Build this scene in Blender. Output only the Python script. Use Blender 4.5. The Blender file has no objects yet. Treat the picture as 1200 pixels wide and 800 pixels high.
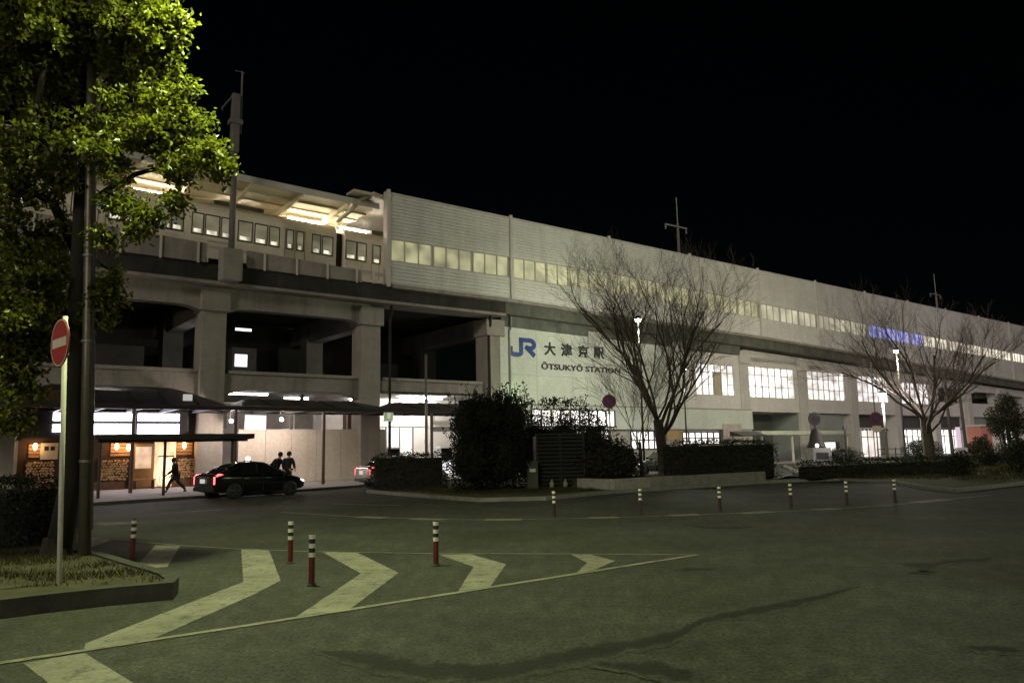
import bpy, bmesh, math, random
import numpy as np
from mathutils import Vector, Matrix, noise as mnoise

random.seed(7)
sc = bpy.context.scene
COL = sc.collection
R = math.radians

# ---------------------------------------------------------------- camera, sky, fill sun, exposure
CAM_H = 1.7
PITCH, ROLL = math.atan(126 / 900), 0.02
fwd = Vector((0, math.cos(PITCH), math.sin(PITCH)))
r0 = Vector((1, 0, 0)); u0 = Vector((0, -math.sin(PITCH), math.cos(PITCH)))
rt = r0 * math.cos(ROLL) - u0 * math.sin(ROLL)
up = r0 * math.sin(ROLL) + u0 * math.cos(ROLL)
cam_d = bpy.data.cameras.new("camera"); cam = bpy.data.objects.new("camera", cam_d); COL.objects.link(cam)
cam_d.sensor_width = 36; cam_d.lens = 27; cam_d.clip_start = 0.1; cam_d.clip_end = 3000
cam.matrix_world = Matrix(((rt.x, up.x, -fwd.x, 0), (rt.y, up.y, -fwd.y, 0), (rt.z, up.z, -fwd.z, CAM_H), (0, 0, 0, 1)))
sc.camera = cam

SUN_EL, SUN_AZ = R(17), R(-20)      # added facade fill from behind the camera, to its left
world = bpy.data.worlds.new("World"); sc.world = world; world.use_nodes = True
wn = world.node_tree.nodes; wl = world.node_tree.links
bg = wn["Background"]
sky = wn.new("ShaderNodeTexSky"); sky.sky_type = 'NISHITA'; sky.sun_disc = False
sky.sun_elevation = SUN_EL; sky.sun_rotation = R(180) + SUN_AZ
wl.new(sky.outputs[0], bg.inputs[0]); bg.inputs[1].default_value = 0.00022
sun_d = bpy.data.lights.new("fill_sun", 'SUN'); sun = bpy.data.objects.new("fill_sun", sun_d); COL.objects.link(sun)
sun_d.energy = 0.66; sun_d.angle = R(12); sun_d.color = (1.0, 0.91, 0.77)
sd = Vector((math.sin(SUN_AZ) * math.cos(SUN_EL), -math.cos(SUN_AZ) * math.cos(SUN_EL), math.sin(SUN_EL)))
sun.rotation_euler = sd.to_track_quat('Z', 'Y').to_euler()

sc.view_settings.view_transform = 'Standard'; sc.view_settings.look = 'None'
sc.view_settings.exposure = 0.0; sc.view_settings.gamma = 1.0
sc.view_settings.use_curve_mapping = False
sc.render.engine = 'CYCLES'
cy = sc.cycles
cy.use_denoising = True
try: cy.denoiser = 'OPENIMAGEDENOISE'
except Exception: pass
cy.max_bounces = 5; cy.diffuse_bounces = 3; cy.glossy_bounces = 3; cy.transmission_bounces = 4; cy.transparent_max_bounces = 12
cy.sample_clamp_indirect = 4.0; cy.caustics_reflective = False; cy.caustics_refractive = False

# ---------------------------------------------------------------- frames
P0 = Vector((-17.505, 40.170, 0)); TH = math.atan2(0.60991, 0.79247)
AX = Vector((math.cos(TH), math.sin(TH), 0)); DN = Vector((-math.sin(TH), math.cos(TH), 0))
def L(t, d, z=0.0): return P0 + AX * t + DN * d + Vector((0, 0, z))     # along the station, into the station, up
def Gp(px, py, z=0.0):                                                   # a measured spot on the ground
    d = fwd + rt * ((px - 600) / 900) + up * ((400 - py) / 900)
    k = (z - CAM_H) / d.z
    return Vector((d.x * k, d.y * k, z))

# ---------------------------------------------------------------- materials
MATS = {}
def nodes_of(m): return m.node_tree.nodes, m.node_tree.links
def mat(name, col, rough=0.7, var=0.2, scale=1.5, bump=0.0, bscale=40, metal=0.0, spec=0.4, streak=False, dirt=None, coat=0.0, stretch=(1, 1, 1), fine=0.1):
    m = bpy.data.materials.new(name); m.use_nodes = True; N, K = nodes_of(m)
    b = N["Principled BSDF"]
    b.inputs["Roughness"].default_value = rough; b.inputs["Metallic"].default_value = metal
    b.inputs["Specular IOR Level"].default_value = spec
    if coat: b.inputs["Coat Weight"].default_value = coat; b.inputs["Coat Roughness"].default_value = 0.06
    g = N.new("ShaderNodeNewGeometry"); mp = N.new("ShaderNodeMapping"); mp.inputs["Scale"].default_value = (1, 1, 0.12) if streak else stretch
    K.new(g.outputs["Position"], mp.inputs["Vector"])
    n1 = N.new("ShaderNodeTexNoise"); n1.inputs["Scale"].default_value = scale; n1.inputs["Detail"].default_value = 6; n1.inputs["Roughness"].default_value = 0.65
    K.new(mp.outputs[0], n1.inputs["Vector"])
    n2 = N.new("ShaderNodeTexNoise"); n2.inputs["Scale"].default_value = scale * 14; n2.inputs["Detail"].default_value = 4
    K.new(g.outputs["Position"], n2.inputs["Vector"])
    mr = N.new("ShaderNodeMapRange"); mr.inputs[1].default_value = 0.3; mr.inputs[2].default_value = 0.7
    mr.inputs[3].default_value = 1 - var; mr.inputs[4].default_value = 1 + var
    K.new(n1.outputs["Fac"], mr.inputs[0])
    mr2 = N.new("ShaderNodeMapRange"); mr2.inputs[1].default_value = 0.3; mr2.inputs[2].default_value = 0.7
    mr2.inputs[3].default_value = 1 - fine; mr2.inputs[4].default_value = 1 + fine
    K.new(n2.outputs["Fac"], mr2.inputs[0])
    mu = N.new("ShaderNodeMath"); mu.operation = 'MULTIPLY'; K.new(mr.outputs[0], mu.inputs[0]); K.new(mr2.outputs[0], mu.inputs[1])
    mx = N.new("ShaderNodeVectorMath"); mx.operation = 'SCALE'; mx.inputs[0].default_value = col[:3]
    K.new(mu.outputs[0], mx.inputs["Scale"])
    out = mx.outputs[0]
    if dirt:                                                             # (colour, amount, scale) vertical grime
        dm = N.new("ShaderNodeMapping"); dm.inputs["Scale"].default_value = (1, 1, 0.07); K.new(g.outputs["Position"], dm.inputs["Vector"])
        dnz = N.new("ShaderNodeTexNoise"); dnz.inputs["Scale"].default_value = dirt[2]; dnz.inputs["Detail"].default_value = 7; dnz.inputs["Roughness"].default_value = 0.7
        K.new(dm.outputs[0], dnz.inputs["Vector"])
        dr = N.new("ShaderNodeMapRange"); dr.inputs[1].default_value = 0.48; dr.inputs[2].default_value = 0.75; dr.inputs[3].default_value = 0; dr.inputs[4].default_value = dirt[1]
        K.new(dnz.outputs["Fac"], dr.inputs[0])
        mix = N.new("ShaderNodeMix"); mix.data_type = 'RGBA'
        K.new(dr.outputs[0], mix.inputs[0]); K.new(out, mix.inputs[6]); mix.inputs[7].default_value = (*dirt[0], 1)
        out = mix.outputs[2]
    K.new(out, b.inputs["Base Color"])
    if bump:
        n3 = N.new("ShaderNodeTexNoise"); n3.inputs["Scale"].default_value = bscale; n3.inputs["Detail"].default_value = 5
        K.new(g.outputs["Position"], n3.inputs["Vector"])
        bp = N.new("ShaderNodeBump"); bp.inputs["Strength"].default_value = bump; bp.inputs["Distance"].default_value = 0.02
        K.new(n3.outputs["Fac"], bp.inputs["Height"]); K.new(bp.outputs[0], b.inputs["Normal"])
    MATS[name] = m
    return m

def emit(name, col, strength, var=0.0, scale=2.0, base=(0.6, 0.6, 0.6), stretch=(1, 1, 1)):
    m = bpy.data.materials.new(name); m.use_nodes = True; N, K = nodes_of(m); b = N["Principled BSDF"]
    b.inputs["Base Color"].default_value = (*base, 1); b.inputs["Roughness"].default_value = 0.25
    b.inputs["Emission Color"].default_value = (*col, 1); b.inputs["Emission Strength"].default_value = strength
    if var:
        g = N.new("ShaderNodeNewGeometry"); mp = N.new("ShaderNodeMapping"); mp.inputs["Scale"].default_value = stretch
        K.new(g.outputs["Position"], mp.inputs["Vector"])
        n = N.new("ShaderNodeTexNoise"); n.inputs["Scale"].default_value = scale; n.inputs["Detail"].default_value = 1
        K.new(mp.outputs[0], n.inputs["Vector"])
        mr = N.new("ShaderNodeMapRange"); mr.inputs[1].default_value = 0.32; mr.inputs[2].default_value = 0.68
        mr.inputs[3].default_value = strength * (1 - var); mr.inputs[4].default_value = strength * (1 + var)
        oi = N.new("ShaderNodeObjectInfo"); rm = N.new("ShaderNodeMapRange"); rm.inputs[3].default_value = .8; rm.inputs[4].default_value = 1.2; K.new(oi.outputs["Random"], rm.inputs[0])
        mm = N.new("ShaderNodeMath"); mm.operation = 'MULTIPLY'; K.new(mr.outputs[0], mm.inputs[0]); K.new(rm.outputs[0], mm.inputs[1])
        K.new(n.outputs["Fac"], mr.inputs[0]); K.new(mm.outputs[0], b.inputs["Emission Strength"])
    MATS[name] = m
    return m

def ribbed(name, col, pitch, dirtcol):
    m = mat(name, col, 0.45, 0.10, 0.5, dirt=(dirtcol, 0.35, 1.2)); N, K = nodes_of(m); b = N["Principled BSDF"]
    g = N.new("ShaderNodeNewGeometry"); s = N.new("ShaderNodeSeparateXYZ"); K.new(g.outputs["Position"], s.inputs[0])
    a = N.new("ShaderNodeMath"); a.operation = 'MULTIPLY'; a.inputs[1].default_value = 1 / pitch; K.new(s.outputs[2], a.inputs[0])
    f = N.new("ShaderNodeMath"); f.operation = 'FRACT'; K.new(a.outputs[0], f.inputs[0])
    bp = N.new("ShaderNodeBump"); bp.inputs["Strength"].default_value = 0.8; bp.inputs["Distance"].default_value = 0.05
    K.new(f.outputs[0], bp.inputs["Height"]); K.new(bp.outputs[0], b.inputs["Normal"])
    return m

conc = mat("concrete", (0.27, 0.245, 0.22), 0.85, 0.22, 0.45, 0.25, 25, dirt=((0.10, 0.09, 0.08), 0.7, 1.1))
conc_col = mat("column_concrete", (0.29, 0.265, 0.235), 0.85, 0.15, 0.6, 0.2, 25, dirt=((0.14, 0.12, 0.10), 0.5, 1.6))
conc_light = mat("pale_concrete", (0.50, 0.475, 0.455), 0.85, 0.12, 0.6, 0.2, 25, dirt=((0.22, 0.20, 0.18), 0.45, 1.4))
conc_dark = mat("dark_concrete", (0.026, 0.024, 0.021), 0.9, 0.5, 0.9, 0.3, 20, dirt=((0.09, 0.085, 0.075), 0.35, 1.4))
conc_in = mat("inner_concrete", (0.15, 0.14, 0.13), 0.9, 0.25, 0.5)  # darker concrete for rear columns, floor slab and platform
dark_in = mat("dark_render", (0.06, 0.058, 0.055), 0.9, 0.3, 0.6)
parap = mat("parapet_concrete", (0.27, 0.24, 0.22), 0.8, 0.2, 0.6, dirt=((0.11, 0.09, 0.08), 0.6, 1.3))
wallpanel = ribbed("ribbed_metal", (0.62, 0.61, 0.57), 0.19, (0.30, 0.27, 0.24))
post_m = mat("post_metal", (0.55, 0.52, 0.48), 0.5, 0.1)
white_wall = mat("white_render", (0.54, 0.57, 0.51), 0.8, 0.09, 0.5, dirt=((0.36, 0.36, 0.31), 0.35, 0.8))
grey_wall = mat("grey_cladding", (0.24, 0.26, 0.24), 0.6, 0.12, 0.8)
beige_wall = mat("beige_hoarding", (0.62, 0.56, 0.48), 0.7, 0.08, 0.6, dirt=((0.45, 0.36, 0.27), 0.4, 0.9))
steel_dark = mat("dark_steel", (0.035, 0.032, 0.034), 0.45, 0.2, 2, metal=0.3)
steel_grey = mat("grey_steel", (0.22, 0.21, 0.20), 0.5, 0.2, 2, metal=0.4)
steel_brown = mat("brown_paint_steel", (0.09, 0.05, 0.035), 0.5, 0.2, 2)
canopy_blue = mat("dark_canopy", (0.030, 0.032, 0.042), 0.35, 0.25, 2)
canopy_grey = mat("grey_canopy", (0.055, 0.050, 0.048), 0.45, 0.25, 2)
cream = mat("cream_ceiling", (0.80, 0.72, 0.52), 0.6, 0.08, 1)
frame_m = mat("window_frame", (0.42, 0.40, 0.36), 0.5, 0.1)
asphalt = None
kerb_m = mat("kerb_stone", (0.20, 0.20, 0.18), 0.85, 0.25, 3, 0.3, 60)
pave = mat("paving", (0.30, 0.28, 0.27), 0.8, 0.15, 2, 0.2, 30)
soil = mat("soil", (0.06, 0.055, 0.035), 0.95, 0.4, 3, 0.6, 30)
red_p = mat("red_rubber", (0.115, 0.013, 0.008), 0.5, 0.2, 6)
white_refl = mat("white_reflector", (0.75, 0.74, 0.62), 0.4, 0.08, 6)
black_p = mat("black_rubber", (0.02, 0.02, 0.02), 0.6, 0.2, 6)
pole_white = mat("white_paint_pole", (0.72, 0.70, 0.64), 0.45, 0.12, 5)
sign_red = mat("sign_red", (0.42, 0.010, 0.016), 0.75, 0.12, 6)
sign_white = mat("sign_white", (0.70, 0.62, 0.48), 0.75, 0.1, 6)
sign_blue = mat("sign_blue", (0.03, 0.07, 0.32), 0.4, 0.1, 6)
logo_blue = mat("logo_blue", (0.018, 0.05, 0.22), 0.45, 0.08, 4)
letter_black = mat("letter_black", (0.02, 0.022, 0.022), 0.5, 0.1, 4)
bark = mat("bark", (0.020, 0.017, 0.013), 0.9, 0.4, 4, 0.9, 25, stretch=(1, 1, 0.3))
bark_grey = mat("grey_bark", (0.050, 0.038, 0.027), 0.9, 0.3, 4, 0.6, 25)
twig_m = mat("twig_bark", (0.095, 0.072, 0.050), 0.9, 0.3, 4)
car_black = mat("black_car_paint", (0.006, 0.006, 0.007), 0.18, 0.05, 2, coat=1.0, spec=0.5)
car_silver = mat("silver_car_paint", (0.45, 0.44, 0.45), 0.25, 0.05, 2, metal=0.6, coat=0.8)
glass_m = mat("dark_glass", (0.012, 0.013, 0.014), 0.05, 0.05, 2, spec=0.8)
chrome = mat("rim_metal", (0.30, 0.30, 0.31), 0.3, 0.1, 4, metal=0.8)
skin_m = mat("skin", (0.45, 0.27, 0.18), 0.6, 0.08, 10)
cloth_dark = mat("dark_cloth", (0.015, 0.015, 0.017), 0.85, 0.2, 10)
cloth_navy = mat("navy_cloth", (0.02, 0.022, 0.032), 0.85, 0.2, 10)
hair_m = mat("dark_hair", (0.012, 0.010, 0.009), 0.6, 0.2, 20)
wood_d = mat("dark_wood", (0.055, 0.030, 0.018), 0.6, 0.3, 3, stretch=(1, 1, 6))
wood_l = mat("light_wood", (0.30, 0.17, 0.08), 0.6, 0.25, 3, stretch=(1, 1, 6))
tile_floor = mat("brick_plinth", (0.16, 0.085, 0.055), 0.8, 0.3, 5)
white_plastic = mat("white_plastic", (0.75, 0.75, 0.74), 0.4, 0.05, 4)
bronze = mat("bronze", (0.022, 0.019, 0.015), 0.65, 0.3, 4, metal=0.2)
granite = mat("granite", (0.28, 0.27, 0.24), 0.7, 0.25, 6)
train_m = mat("train_paint", (0.80, 0.72, 0.60), 0.4, 0.08, 1)
train_roof = mat("train_roof", (0.16, 0.15, 0.14), 0.7, 0.2, 2)

def leaf_mat(name, c, trans=0.35, rough=0.4):
    m = bpy.data.materials.new(name); m.use_nodes = True; N, K = nodes_of(m); b = N["Principled BSDF"]
    b.inputs["Roughness"].default_value = rough; b.inputs["Specular IOR Level"].default_value = 0.4
    g = N.new("ShaderNodeNewGeometry")
    n = N.new("ShaderNodeTexNoise"); n.inputs["Scale"].default_value = 1.1; n.inputs["Detail"].default_value = 3; K.new(g.outputs["Position"], n.inputs["Vector"])
    wn_ = N.new("ShaderNodeTexWhiteNoise"); wn_.noise_dimensions = '1D'; K.new(g.outputs["Random Per Island"], wn_.inputs["W"])
    a = N.new("ShaderNodeMath"); a.operation = 'MULTIPLY_ADD'; a.inputs[1].default_value = 0.55; K.new(wn_.outputs["Value"], a.inputs[0])
    s = N.new("ShaderNodeMath"); s.operation = 'MULTIPLY'; s.inputs[1].default_value = 0.75; K.new(n.outputs["Fac"], s.inputs[0]); K.new(s.outputs[0], a.inputs[2])
    rp = N.new("ShaderNodeValToRGB"); rp.color_ramp.elements[0].position = 0.2; rp.color_ramp.elements[1].position = 0.85
    rp.color_ramp.elements[0].color = (c[0] * .55, c[1] * .6, c[2] * .6, 1); rp.color_ramp.elements[1].color = (c[0] * 1.5, c[1] * 1.35, c[2] * 1.1, 1)
    K.new(a.outputs[0], rp.inputs[0]); K.new(rp.outputs[0], b.inputs["Base Color"])
    t = N.new("ShaderNodeBsdfTranslucent"); K.new(rp.outputs[0], t.inputs["Color"])
    mx = N.new("ShaderNodeMixShader"); mx.inputs[0].default_value = trans
    o = N["Material Output"]; K.new(b.outputs[0], mx.inputs[1]); K.new(t.outputs[0], mx.inputs[2]); K.new(mx.outputs[0], o.inputs["Surface"])
    MATS[name] = m
    return m
leaf_tree = leaf_mat("camphor_leaf", (0.088, 0.108, 0.010), 0.5, 0.36)
leaf_hedge = leaf_mat("hedge_leaf", (0.014, 0.022, 0.009), 0.2, 0.6)
leaf_dark = leaf_mat("evergreen_leaf", (0.014, 0.018, 0.009), 0.2, 0.6)
grass_m = leaf_mat("grass_blade", (0.036, 0.038, 0.009), 0.25, 0.7)

# ---------------------------------------------------------------- mesh helpers
class MB:
    def __init__(s): s.v = []; s.f = []; s.mi = []
    def add(s, vs, fs, mi=0):
        o = len(s.v); s.v += [tuple(p) for p in vs]; s.f += [tuple(i + o for i in f) for f in fs]; s.mi += [mi] * len(fs); return s
    def box(s, x0, x1, y0, y1, z0, z1, mi=0, M=None):
        x0, x1 = min(x0, x1), max(x0, x1); y0, y1 = min(y0, y1), max(y0, y1); z0, z1 = min(z0, z1), max(z0, z1)
        vs = [Vector((x, y, z)) for z in (z0, z1) for y in (y0, y1) for x in (x0, x1)]
        if M is not None: vs = [M @ p for p in vs]
        return s.add(vs, [(0, 2, 3, 1), (4, 5, 7, 6), (0, 1, 5, 4), (2, 6, 7, 3), (0, 4, 6, 2), (1, 3, 7, 5)], mi)
    def prism(s, poly, y0, y1, mi=0, plane='xz'):            # poly in xz extruded along y (or xy along z)
        n = len(poly)
        if plane == 'xz': a = [(p[0], y0, p[1]) for p in poly]; b = [(p[0], y1, p[1]) for p in poly]
        elif plane == 'xy': a = [(p[0], p[1], y0) for p in poly]; b = [(p[0], p[1], y1) for p in poly]
        else: a = [(y0, p[0], p[1]) for p in poly]; b = [(y1, p[0], p[1]) for p in poly]
        return s.add(a + b, [tuple(range(n)), tuple(range(2 * n - 1, n - 1, -1))] + [(i, i + n, (i + 1) % n + n, (i + 1) % n) for i in range(n)], mi)
    def tube(s, pts, rad, n=8, mi=0, caps=True):
        pts = [Vector(p) for p in pts]
        if not hasattr(rad, '__len__'): rad = [rad] * len(pts)
        rings = []; ref = None
        for i, p in enumerate(pts):
            t = (pts[min(i + 1, len(pts) - 1)] - pts[max(i - 1, 0)])
            t = t.normalized() if t.length > 1e-9 else Vector((0, 0, 1))
            if ref is None: ref = Vector((1, 0, 0)) if abs(t.x) < 0.9 else Vector((0, 1, 0))
            a = (ref - t * ref.dot(t)).normalized(); b = t.cross(a); ref = a
            rings.append([p + (a * math.cos(2 * math.pi * k / n) + b * math.sin(2 * math.pi * k / n)) * rad[i] for k in range(n)])
        vs = [q for r_ in rings for q in r_]; fs = []
        for i in range(len(pts) - 1):
            for k in range(n): fs.append((i * n + k, i * n + (k + 1) % n, (i + 1) * n + (k + 1) % n, (i + 1) * n + k))
        if caps: fs.append(tuple(range(n - 1, -1, -1))); fs.append(tuple(range((len(pts) - 1) * n, len(pts) * n)))
        return s.add(vs, fs, mi)
    def lathe(s, prof, c=(0, 0, 0), n=20, mi=0, axis='z'):
        vs = []; fs = []
        for (r_, h) in prof:
            for k in range(n):
                a = 2 * math.pi * k / n; x, y = r_ * math.cos(a), r_ * math.sin(a)
                p = (x, y, h) if axis == 'z' else ((x, h, y) if axis == 'y' else (h, x, y))
                vs.append((p[0] + c[0], p[1] + c[1], p[2] + c[2]))
        for i in range(len(prof) - 1):
            for k in range(n): fs.append((i * n + k, i * n + (k + 1) % n, (i + 1) * n + (k + 1) % n, (i + 1) * n + k))
        fs.append(tuple(range(n - 1, -1, -1))); fs.append(tuple(range((len(prof) - 1) * n, len(prof) * n)))
        return s.add(vs, fs, mi)
    def build(s, name, m, parent=None, loc=None, rz=None, smooth=False, bevel=0, mats=None):
        me = bpy.data.meshes.new(name); me.from_pydata(s.v, [], s.f); me.update()
        ml = mats if mats else [m]
        for k in ml: me.materials.append(k)
        if len(ml) > 1: me.polygons.foreach_set("material_index", s.mi)
        bm = bmesh.new(); bm.from_mesh(me); bmesh.ops.recalc_face_normals(bm, faces=bm.faces); bm.to_mesh(me); bm.free()
        if smooth: me.polygons.foreach_set("use_smooth", [True] * len(me.polygons))
        o = bpy.data.objects.new(name, me); COL.objects.link(o)
        if parent: o.parent = parent
        if loc is not None: o.location = loc
        if rz is not None: o.rotation_euler.z = rz
        if bevel:
            bv = o.modifiers.new("b", 'BEVEL'); bv.width = bevel; bv.segments = 2; bv.limit_method = 'ANGLE'; bv.angle_limit = R(40)
        return o

def thing(name, label, cat, loc=(0, 0, 0), rz=0.0, group=None):
    o = bpy.data.objects.new(name, None); COL.objects.link(o); o.location = loc; o.rotation_euler.z = rz
    o["label"] = label; o["category"] = cat
    if group: o["group"] = group
    return o
def tag(o, label, cat, group=None, kind=None):
    o["label"] = label; o["category"] = cat
    if group: o["group"] = group
    if kind: o["kind"] = kind
    return o
def structure(o): o["kind"] = "structure"; return o
def dup(root, loc, rz, label, group=None):
    r_ = root.copy(); COL.objects.link(r_); r_.location = loc; r_.rotation_euler.z = rz; r_["label"] = label
    if group: r_["group"] = group
    for ch in list(root.children):
        c = ch.copy(); COL.objects.link(c); c.parent = r_
        for g in ch.children:
            q = g.copy(); COL.objects.link(q); q.parent = c
    return r_
def pwl(tab, x):
    if x <= tab[0][0]: return tab[0][1]
    for (a, b), (c, d) in zip(tab, tab[1:]):
        if x <= c: return b + (d - b) * (x - a) / (c - a)
    return tab[-1][1]
def leaf_quads(mb_v, mb_f, c, size, rng, droop=0.25, elong=1.8):
    n = Vector((rng.gauss(0, 1), rng.gauss(0, 1), rng.gauss(0, 1) + 0.5)).normalized()
    a = n.orthogonal().normalized(); a = Matrix.Rotation(rng.random() * 6.283, 3, n) @ a
    a = (a - Vector((0, 0, droop))).normalized(); b = n.cross(a).normalized()
    l = size * rng.uniform(0.7, 1.3); w = l / elong
    o = len(mb_v)
    tip = c + a * l; mid = c + a * l * 0.45 - n * l * 0.06
    mb_v += [tuple(c), tuple(mid + b * w * .5), tuple(tip), tuple(mid - b * w * .5)]
    mb_f.append((o, o + 1, o + 2, o + 3))
def leaf_mesh(name, vs, fs, m, parent=None, loc=None):
    me = bpy.data.meshes.new(name); me.from_pydata(vs, [], fs); me.materials.append(m); me.update()
    o = bpy.data.objects.new(name, me); COL.objects.link(o)
    if parent: o.parent = parent
    if loc is not None: o.location = loc
    return o

def lamp_light(parent, loc, power, col, size=.15):
    ld = bpy.data.lights.new("bulb", 'POINT'); lo = bpy.data.objects.new("bulb", ld); COL.objects.link(lo); lo.parent = parent; lo.location = loc
    ld.energy = power; ld.color = col; ld.shadow_soft_size = size
    return lo

# ---------------------------------------------------------------- ground, road, markings
asphalt = mat("asphalt", (0.046, 0.048, 0.042), 0.82, 0.30, 0.35, 0.55, 90, fine=0.22, spec=0.35)
def speckle(m, sc_, lo, hi):                                             # aggregate stones in the surface
    N, K = nodes_of(m); b = N["Principled BSDF"]; src = b.inputs["Base Color"].links[0].from_socket
    g = N.new("ShaderNodeNewGeometry"); v = N.new("ShaderNodeTexNoise"); v.inputs["Scale"].default_value = sc_; v.inputs["Detail"].default_value = 3; v.inputs["Roughness"].default_value = 0.8
    K.new(g.outputs["Position"], v.inputs["Vector"])
    r_ = N.new("ShaderNodeMapRange"); r_.inputs[1].default_value = 0.36; r_.inputs[2].default_value = 0.64; r_.inputs[3].default_value = lo; r_.inputs[4].default_value = hi
    K.new(v.outputs["Fac"], r_.inputs[0])
    s = N.new("ShaderNodeVectorMath"); s.operation = 'SCALE'; K.new(src, s.inputs[0]); K.new(r_.outputs[0], s.inputs["Scale"]); K.new(s.outputs[0], b.inputs["Base Color"])
speckle(asphalt, 26, 0.42, 1.75); speckle(asphalt, 5, 0.78, 1.22); speckle(asphalt, 0.55, 0.80, 1.15)
patch = asphalt.copy(); patch.name = "damp_asphalt"                        # the same asphalt with a dark damp stain whose ragged mask rides on a point attribute
def _stain(m):
    N, K = nodes_of(m); b = N["Principled BSDF"]; src = b.inputs["Base Color"].links[0].from_socket
    at = N.new("ShaderNodeAttribute"); at.attribute_name = "core"
    g = N.new("ShaderNodeNewGeometry"); n = N.new("ShaderNodeTexNoise"); n.inputs["Scale"].default_value = 4.5; n.inputs["Detail"].default_value = 8; n.inputs["Roughness"].default_value = 0.75
    K.new(g.outputs["Position"], n.inputs["Vector"])
    a = N.new("ShaderNodeMath"); a.operation = 'ADD'; K.new(at.outputs["Fac"], a.inputs[0]); K.new(n.outputs["Fac"], a.inputs[1])
    r_ = N.new("ShaderNodeMapRange"); r_.inputs[1].default_value = 0.72; r_.inputs[2].default_value = 0.92; r_.inputs[3].default_value = 1.0; r_.inputs[4].default_value = 0.26
    K.new(a.outputs[0], r_.inputs[0])
    s = N.new("ShaderNodeVectorMath"); s.operation = 'SCALE'; K.new(src, s.inputs[0]); K.new(r_.outputs[0], s.inputs["Scale"]); K.new(s.outputs[0], b.inputs["Base Color"])
_stain(patch)
def worn_paint(name, col, wear):
    m = mat(name, col, 0.75, 0.28, 1.3, 0.35, 80, fine=0.15); N, K = nodes_of(m); b = N["Principled BSDF"]
    src = b.inputs["Base Color"].links[0].from_socket
    g = N.new("ShaderNodeNewGeometry")
    n = N.new("ShaderNodeTexNoise"); n.inputs["Scale"].default_value = 5; n.inputs["Detail"].default_value = 9; n.inputs["Roughness"].default_value = 0.78
    K.new(g.outputs["Position"], n.inputs["Vector"])
    r_ = N.new("ShaderNodeMapRange"); r_.inputs[1].default_value = wear; r_.inputs[2].default_value = wear + 0.14; K.new(n.outputs["Fac"], r_.inputs[0])
    mx = N.new("ShaderNodeMix"); mx.data_type = 'RGBA'; K.new(r_.outputs[0], mx.inputs[0]); K.new(src, mx.inputs[6]); mx.inputs[7].default_value = (0.07, 0.07, 0.06, 1)
    K.new(mx.outputs[2], b.inputs["Base Color"]); return m
paint = worn_paint("road_paint", (0.255, 0.245, 0.215), 0.51)
paint_old = worn_paint("faded_road_paint", (0.19, 0.19, 0.15), 0.46)

g_ = MB(); g_.add([(-900, -300, 0), (900, -300, 0), (900, 1500, 0), (-900, 1500, 0)], [(0, 1, 2, 3)])
structure(g_.build("road", asphalt))

def marking(polys, m, z=0.004, name="road_marking"):
    q = MB()
    for poly in polys:
        pts = [Gp(x, y) for x, y in poly]; dense = []
        for a, b in zip(pts, pts[1:] + pts[:1]):                         # slightly ragged edges
            k = max(1, int((b - a).length / 0.12))
            for i in range(k):
                p = a.lerp(b, i / k); e = 0.012
                dense.append((p.x + (mnoise.noise(p * 9) * e if i else 0), p.y + (mnoise.noise(p * 9 + Vector((5, 1, 0))) * e if i else 0), z))
        q.add(dense, [tuple(range(len(dense)))])
    return structure(q.build(name, m))
def stripe(pts, w, m, z, name="road_marking"):                           # a painted line w metres wide along a path on the ground
    P = [Gp(*p) for p in pts]; Q = []
    for a, b in zip(P, P[1:]):
        k = max(1, int((b - a).length / 0.5))
        Q += [a.lerp(b, i / k) for i in range(k)]
    Q.append(P[-1]); vs = []
    for i, p in enumerate(Q):
        t = (Q[min(i + 1, len(Q) - 1)] - Q[max(i - 1, 0)]).normalized(); nn = Vector((-t.y, t.x, 0))
        e = mnoise.noise(p * 4) * 0.01
        vs += [(p + nn * (w / 2 + e)), (p - nn * (w / 2 - e))]
    vs = [(v.x, v.y, z) for v in vs]
    return structure(MB().add(vs, [(2 * i, 2 * i + 1, 2 * i + 3, 2 * i + 2) for i in range(len(Q) - 1)]).build(name, m))
marking([[(27, 777), (99, 765), (156, 800), (205, 830), (94, 830), (56, 800)],
         [(100, 754), (285, 681.7), (282.7, 643), (315, 644), (329, 680), (296.7, 696.7), (178, 749), (99, 763)],
         [(377, 646), (418, 647), (467, 671), (408, 715), (345, 724), (423, 672)],
         [(514, 649.6), (552, 649.3), (593, 661), (573, 689), (535, 695), (555, 664)],
         [(669, 649.5), (690, 649), (721, 657), (698, 667), (676, 671), (688, 659)],
         [(182, 638.5), (211, 639.5), (196, 664), (157, 666.5)],
         [(100, 627), (131, 632.5), (107, 641), (85, 641)]], paint)
stripe([(-40, 783), (100, 762), (348, 724), (500, 700), (817, 650)], 0.10, paint, 0.0075)
stripe([(60, 622), (107, 629), (210, 639), (282, 643.3), (378, 646.6), (500, 648.6), (660, 649), (818, 650)], 0.09, paint_old, 0.0075)
stripe([(330, 600), (430, 606), (570, 609), (650, 607.6), (740, 605.5), (880, 600.5), (960, 597), (1010, 594), (1060, 590), (1160, 580)], 0.16, paint_old, 0.004)
for a in ([(420, 605.4), (452, 606.8)], [(484, 607.6), (520, 608.8)], [(568, 609), (612, 608.6)], [(690, 606.8), (724, 606)], [(785, 604), (818, 602.8)], [(868, 601.4), (904, 599.6)], [(955, 597.3), (982, 595.8)], [(1072, 588.8), (1110, 585)]):
    stripe(a, 0.42, paint, 0.0075)
stripe([(112, 612), (172, 612)], 0.16, paint_old, 0.004); stripe([(124, 612.5), (140, 614.5)], 0.7, paint_old, 0.0075)
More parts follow.
